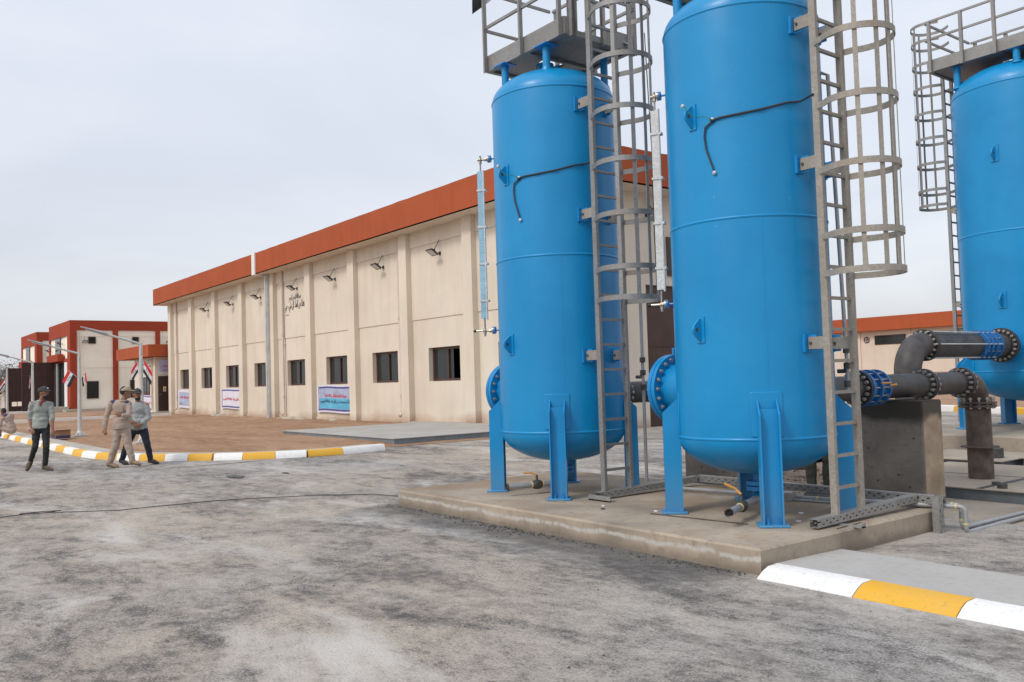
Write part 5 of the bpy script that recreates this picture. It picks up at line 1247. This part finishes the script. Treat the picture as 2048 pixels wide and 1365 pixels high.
    for s_ in (0,1):
        cuff=el[s_]+(wr[s_]-el[s_])*J.get('sleeve',.25)
        limb(mb,[sh[s_]-Zu*.015,el[s_],cuff],[.060*sc_,.052*sc_,.047*sc_])
    sh_=remesh('shirt',mb,.012,shirt,t,3,.011,base.x)
    mb=MB(); 
    mb.ell(pel-V((0,0,.02)),(.165*sc_,.118*sc_,.13*sc_),16,10,B3)
    tl=J.get('tl',1.)
    for s_ in (0,1):
        cu=kn[s_]+(an[s_]-kn[s_])*.93; limb(mb,[hp[s_]+V((0,0,.02)),kn[s_],cu],[.095*sc_*tl,.068*sc_*tl,.056*sc_*tl])
    remesh('trousers',mb,.012,trous,t,2,.010,base.y)
    for s_ in (0,1):
        d=(toe[s_]-an[s_]); df=V((d.x,d.y,0)); df=df.normalized() if df.length>.01 else fd; dd=d.normalized(); sd=dd.cross(Zu).normalized() if abs(dd.z)<.95 else fr; up=sd.cross(dd)
        S3=Matrix((dd,sd,up)).transposed(); c_=an[s_]+(toe[s_]-an[s_])*.5-Zu*.012
        mb=MB(); mb.ell(c_,(.135*sc_,.048*sc_,.042*sc_),14,10,S3); mb.ell(an[s_]-dd*.02-Zu*.02,(.055*sc_,.045*sc_,.06*sc_),12,8,S3); o_=remesh('shoe',mb,.008,shoe,t,1)
        mb=MB(); rim=[c_-up*.036+dd*(.13*sc_*math.cos(k*math.pi/8)-.01)+sd*.05*sc_*math.sin(k*math.pi/8) for k in range(16)]
        i1=[mb.pt(p) for p in rim]; i2=[mb.pt(p+up*.018) for p in rim]; mb.face(i1[::-1]); mb.face(i2)
        for k in range(16): mb.face([i1[k],i1[(k+1)%16],i2[(k+1)%16],i2[k]])
        obj('sole',mb,'sole',o_)
    # --- head things
    if hair:
        mb=MB(); mb.ell(hd+V((0,0,.035))-fd*.014,(.098*sc_,.083*sc_,.098*sc_),16,10,M3); mb.v=[p+ (V((0,0,0))) for p in mb.v]
        # keep the face clear
        keep=[]; 
        for f_,s1,m1 in zip(mb.f,mb.sm,mb.mi):
            cc=sum((mb.v[i] for i in f_),V((0,0,0)))/len(f_)-hd
            if not (cc.dot(fd)>.02 and cc.z<.06): 
                if cc.z>-.055: keep.append((f_,s1,m1))
        mb.f=[k[0] for k in keep];mb.sm=[k[1] for k in keep];mb.mi=[k[2] for k in keep]
        obj('hair',mb,'hair',body)
    if beard:
        mb=MB(); mb.ell(hd+fd*.042-V((0,0,.075))*sc_,(.062,.055,.045),14,10,M3); mb.ell(hd+fd*.094-V((0,0,.040)),(.014,.032,.008),8,6,M3); obj('beard',mb,'hair',body)
    mb=MB(); 
    for s_ in (-1,1): mb.ell(hd+fd*.083*sc_+fr*s_*.03+V((0,0,.022)),(.009,.014,.007),8,6,M3)
    obj('eyes',mb,'hair',body)
    if cap:
        mb=MB(); cc=hd+V((0,0,.045)); n=20; rows=[]
        for j in range(7):
            th=math.pi/2*j/6; row=[]
            for k_ in range(n):
                a_=2*math.pi*k_/n; q=V((.112*math.cos(a_)*math.cos(th),.092*math.sin(a_)*math.cos(th),.09*math.sin(th)*(1+.1*math.cos(a_)))); row.append(mb.pt(cc+M3@q))
            rows.append(row)
        for A,B in zip(rows,rows[1:]):
            for k_ in range(n): mb.face([A[k_],A[(k_+1)%n],B[(k_+1)%n],B[k_]],True)
        mb.face(rows[-1],True); mb.face(rows[0][::-1])
        cp=obj('cap',mb,cap,t)
        mb=MB(); A=[];B=[]
        for k_ in range(11):
            a_=-1.15+2.3*k_/10; A.append(mb.pt(cc+M3@V((.108*math.cos(a_),.088*math.sin(a_),.004)))); B.append(mb.pt(cc+M3@V((.108*math.cos(a_)+.075*math.cos(a_*1.2),.084*math.sin(a_),-.012-.0*abs(a_)))))
        A2=[mb.pt(mb.v[i]+V((0,0,.006))) for i in A];B2=[mb.pt(mb.v[i]+V((0,0,.005))) for i in B]
        for k_ in range(10): mb.face([A[k_],B[k_],B[k_+1],A[k_+1]],True); mb.face([A2[k_],A2[k_+1],B2[k_+1],B2[k_]],True); mb.face([B[k_],B2[k_],B2[k_+1],B[k_+1]])
        obj('brim',mb,cap,cp)
        if extra=='badge': mb=MB(); mb.ell(cc+M3@V((.1,0,.045)),(.01,.022,.016),8,6,M3); obj('badge',mb,'vinylw',cp)
    return t,Jw,fd,fr,B3,sh_
MT['skin']=plain('skin_tan',(.25,.12,.075),.6,0,.12,20); MT['hair']=plain('dark_hair',(.018,.013,.011),.8)
MT['shirtgrey']=plain('dusty_grey_green_cloth',(.29,.305,.28),.9,0,.2,9); MT['shirtgrey2']=plain('striped_grey_cloth',(.31,.325,.325),.9,0,.15,14)
MT['pants_black']=plain('black_cloth',(.022,.023,.024),.9,0,.3,6); MT['pants_navy']=plain('navy_cloth',(.018,.02,.035),.9,0,.3,8)
MT['overall']=plain('beige_workwear',(.37,.285,.235),.9,0,.13,8); MT['navyyoke']=plain('navy_yoke',(.05,.05,.12),.9)
MT['shoe_brown']=plain('worn_brown_shoe',(.10,.07,.045),.8,0,.3,15); MT['shoe_tan']=plain('tan_suede_boot',(.24,.17,.11),.9,0,.25,15); MT['shoe_black']=plain('black_shoe',(.02,.02,.02),.6); MT['sole']=plain('shoe_sole',(.06,.05,.04),.8)
MT['cap_grey']=plain('charcoal_cap',(.045,.045,.045),.9); MT['cap_beige']=plain('beige_cap',(.36,.29,.20),.9); MT['olive']=plain('dark_olive_cloth',(.05,.055,.045),.9,0,.3,7); MT['scarf']=plain('maroon_scarf',(.20,.04,.045),.9)
JM=dict(pel=(0,0,.90),chest=(.0,0,1.22),neck=(.02,.0,1.44),head=(.06,.01,1.575),face=8,
 sh=[(-.13,.10,1.37),(.15,-.09,1.35)],el=[(-.20,.06,1.09),(.22,-.02,1.07)],wr=[(-.13,.13,.89),(.26,.04,.84)],hand=[(-.08,.16,.81),(.28,.07,.74)],
 hip=[(-.09,0,.88),(.09,0,.88)],kn=[(-.06,.10,.50),(.14,.06,.49)],an=[(-.25,-.06,.21),(.09,.02,.09)],toe=[(-.27,.05,.05),(.24,.06,.035)],sleeve=.15,tl=.92)
t,Jw,fd,fr,B3,sh_=person('man in dusty grey shirt, black trousers and charcoal cap walking on the asphalt',(-19.81,3.10,0),JM,'skin','shirtgrey','pants_black','shoe_brown','cap_grey',extra='badge',grp='men walking across the yard',sc_=.99)
mb=MB(); nk=Jw['neck']; mb.tube([nk+V((.06*math.cos(a_),.06*math.sin(a_),-.045+.012*math.sin(2*a_))) for a_ in [k*math.pi/8 for k in range(16)]],.022,8,closed=True); mb.tube([nk+tw*.07+fw*.02-Zu*.05,nk+tw*.115+fw*.03-Zu*.13],[.035,.01],8); obj('scarf',mb,'scarf',t)
mb=MB()
for k in range(3): mb.ell(Jw['chest']+tw*(.125+.0*k)+fw*.02+Zu*(.13-.07*k),(.006,.006,.006),6,5)
obj('buttons',mb,'iron',sh_)
JM=dict(pel=(.02,0,.80),chest=(.01,0,1.13),neck=(.06,.0,1.34),head=(.10,-.01,1.47),face=-28,
 sh=[(-.17,.04,1.28),(.15,-.03,1.26)],el=[(-.25,.07,1.02),(.20,.08,1.02)],wr=[(-.26,.12,.80),(.13,.20,1.03)],hand=[(-.24,.15,.72),(.06,.23,1.06)],
 hip=[(-.06,0,.78),(.08,0,.78)],kn=[(-.09,.05,.42),(.15,.02,.43)],an=[(-.23,0,.09),(.24,.03,.12)],toe=[(-.06,.04,.035),(.38,.07,.085)],sleeve=.92,tl=1.08)
t,Jw,fd,fr,B3,sh_=person('man in beige work suit with navy shoulder patch and beige cap, looking away',(-19.0,4.42,0),JM,'skin','overall','overall','shoe_tan','cap_beige',beard=False,grp='men walking across the yard',sc_=1.03)
mb=MB(); s0,s1=Jw['sh']; 
for a_,b_ in ((s0,1),(s1,-1)): mb.ell(a_+V((0,0,.012))+(s1-s0)*.16*b_,(.080,.066,.052),14,8,B3)
obj('shoulder_patch',mb,'navyyoke',sh_)
mb=MB(); c_=Jw['chest']; 
for x0 in (-.02,): mb.hexa([c_+fw*(x0-.055)+tw*.128+Zu*a_ for a_ in (-.02,)]*0+[c_+fw*x+tw*y_+Zu*z_ for x,y_,z_ in ((-.03,.135,-.03),(.085,.115,-.03),(.085,.125,-.03),(-.03,.148,-.03))],[c_+fw*x+tw*y_+Zu*z_ for x,y_,z_ in ((-.03,.135,.09),(.085,.115,.09),(.085,.125,.09),(-.03,.148,.09))])
obj('chest_pocket',mb,'overall',sh_)
mb=MB(); mb.tube([Jw['neck']+V((.062*math.cos(a_),.062*math.sin(a_),-.03)) for a_ in [k*math.pi/8 for k in range(16)]],.02,8,closed=True); obj('collar',mb,'overall',sh_)
JM=dict(pel=(.0,0,.76),chest=(.02,0,1.08),neck=(.0,.02,1.29),head=(-.01,.04,1.42),face=42,
 sh=[(-.16,.0,1.22),(.17,.0,1.20)],el=[(-.2,.05,.97),(.22,.02,.95)],wr=[(-.1,.18,.90),(.12,.16,.82)],hand=[(-.02,.2,.86),(.04,.2,.80)],
 hip=[(-.08,0,.74),(.08,0,.74)],kn=[(-.22,.04,.42),(.19,.04,.40)],an=[(-.36,-.02,.10),(.24,.0,.09)],toe=[(-.24,.02,.035),(.38,.04,.04)],sleeve=.75,tl=1.0)
t,Jw,fd,fr,B3,sh_=person('man in pale grey shirt, navy trousers and black cap, half hidden by the beige suit',(-19.42,4.87,0),JM,'skin','shirtgrey2','pants_navy','shoe_black','cap_grey',grp='men walking across the yard',sc_=1.03)
# seated worker at the left edge, on the kerb with his back to us
JM=dict(pel=(-.05,.0,.25),chest=(-.12,.02,.58),neck=(-.22,.02,.78),head=(-.31,.03,.88),face=195,
 sh=[(-.24,.16,.70),(-.10,-.16,.72)],el=[(-.33,.2,.44),(-.25,-.2,.44)],wr=[(-.50,.15,.42),(-.5,-.15,.42)],hand=[(-.58,.1,.42),(-.58,-.1,.42)],
 hip=[(-.1,.1,.22),(-.1,-.1,.22)],kn=[(-.5,.14,.42),(-.5,-.14,.42)],an=[(-.55,.15,.08),(-.55,-.15,.08)],toe=[(-.7,.15,.035),(-.7,-.15,.035)],sleeve=.92,tl=1.08)
t,Jw,fd,fr,B3,sh_=person('seated worker in beige suit with navy yoke at the left edge of the picture',(-34.6,4.55,.08),JM,'skin','overall','overall','shoe_tan',None,beard=False)
mb=MB(); s0,s1=Jw['sh']; mb.ell((s0+s1)/2+V((0,0,.02)),(.20,.115,.075),16,8,B3); obj('shoulder_patch',mb,'navyyoke',sh_)
# man behind the middle vessel, only a trouser leg shows
JM=dict(pel=(.0,0,.90),chest=(.0,0,1.22),neck=(.0,.0,1.44),head=(.0,.01,1.575),face=-90,
 sh=[(-.19,.0,1.38),(.19,-.0,1.38)],el=[(-.2,-.1,1.10),(.2,-.1,1.08)],wr=[(-.12,-.28,1.05),(.12,-.28,1.05)],hand=[(-.08,-.34,1.08),(.08,-.34,1.08)],
 hip=[(-.09,0,.88),(.09,0,.88)],kn=[(-.09,-.03,.50),(.10,.05,.49)],an=[(-.10,0,.09),(.09,.02,.09)],toe=[(-.15,-.12,.035),(.12,-.14,.035)],sleeve=.9,tl=1.05)
person('person behind the middle vessel, only dark olive trouser legs in view',(-6.40,9.62,-.07),JM,'skin','olive','olive','shoe_black','cap_grey')
# ================================================================ small things by the kerb
t=thing('cardboard_box','open brown and navy cardboard box on the walk left of the man in grey','box',(-30.6,5.35,.125))
mb=MB(); x,y=-30.6,5.35; mb.box(x-.3,x+.3,y-.22,y-.21,.126,.36); mb.box(x-.3,x+.3,y+.21,y+.22,.126,.36); mb.box(x-.3,x-.29,y-.209,y+.209,.126,.36); mb.box(x+.29,x+.3,y-.209,y+.209,.126,.36); mb.box(x-.289,x+.289,y-.209,y+.209,.126,.135); mb.bar((x+.3,y,.36),(x+.42,y,.40),.42,.006,(0,0,1)); mb.bar((x-.3,y,.36),(x-.40,y,.30),.42,.006); obj('carton',mb,plain('cardboard',(.33,.2,.13),.85),t)
mb=MB(); mb.box(x+.301,x+.304,y-.2,y+.2,.13,.22); mb.box(x-.28,x+.28,y-.224,y-.221,.13,.22); obj('printed_band',mb,'navyyoke',t)
t=thing('concrete_slab','loose pale kerb slab with faded print beside the cardboard box','slab',(-32.4,5.1,.125))
mb=MB(); mb.box(-33.3,-31.5,4.95,5.25,.126,.30); o_=obj('slab_body',mb,'slab',t); bevel(o_,.01)
mb=MB(); mb.box(-31.499,-31.495,5.0,5.2,.17,.24); mb.box(-33.0,-32.0,4.945,4.949,.18,.24); obj('faded_print',mb,'vinylg',t)
# ================================================================ trees beyond the boundary wall
MT['bark']=plain('bark',(.12,.10,.085),.9); MT['leafgrey']=plain('grey_green_leaf',(.13,.12,.09),.9,0,.35,2); MT['leafgrey2']=plain('brown_grey_leaf',(.19,.165,.14),.9,0,.3,2)
def tree(x,y,h,cr,label,seed,mat,dens=900):
    rnd=random.Random(seed); t=thing('tree',label,'tree',(x,y,-.3),'grey trees beyond the boundary wall')
    mb=MB(); mb.tube([(x,y,-.4),(x+.1,y,h*.25),(x-.1,y+.1,h*.5)],[.22,.17,.1],9); tips=[]
    for k in range(16):
        a_=rnd.uniform(0,6.28); el_=rnd.uniform(.3,1.3); L=rnd.uniform(.5,1.)*cr; s_=V((x,y,h*rnd.uniform(.25,.5))); m_=s_+V((math.cos(a_)*math.cos(el_),math.sin(a_)*math.cos(el_),math.sin(el_)))*L*.55; e=m_+V((math.cos(a_+.3)*math.cos(el_),math.sin(a_+.3)*math.cos(el_),math.sin(el_)*1.1))*L*.5
        mb.tube([s_,m_,e],[.07,.045,.015],6); tips+= [m_,e,(m_+e)/2]
        for q in range(3): e2=e+V((rnd.gauss(0,.5),rnd.gauss(0,.5),rnd.gauss(.1,.4)))*cr*.35; mb.tube([(m_+e)/2,e2],[.025,.008],5); tips.append(e2)
    obj('trunk',mb,'bark',t)
    mb=MB()
    for k in range(dens):
        p=rnd.choice(tips)+V((rnd.gauss(0,.22),rnd.gauss(0,.22),rnd.gauss(0,.2)))*cr*.7; r_=rnd.uniform(.05,.13)
        a_=V((rnd.gauss(0,1),rnd.gauss(0,1),rnd.gauss(0,1))).normalized(); b_=a_.cross(V((rnd.random(),rnd.random(),rnd.random()))).normalized()
        mb.poly([p-a_*r_,p+b_*r_*.6,p+a_*r_,p-b_*r_*.6])
    obj('crown',mb,mat,t)
tree(-118,16.2,6.3,2.6,'round grey tree rising over the brown gates',3,'leafgrey',1500)
tree(-112,13.2,5.2,2.5,'sparse grey tree behind the leftmost street lamp',5,'leafgrey2',1100)
tree(-116,12.0,4.4,2.4,'low grey tree at the left edge of the picture',8,'leafgrey2',900)
tree(-124,18.0,5.0,2.2,'small grey tree between the gate and the red building',9,'leafgrey',900)
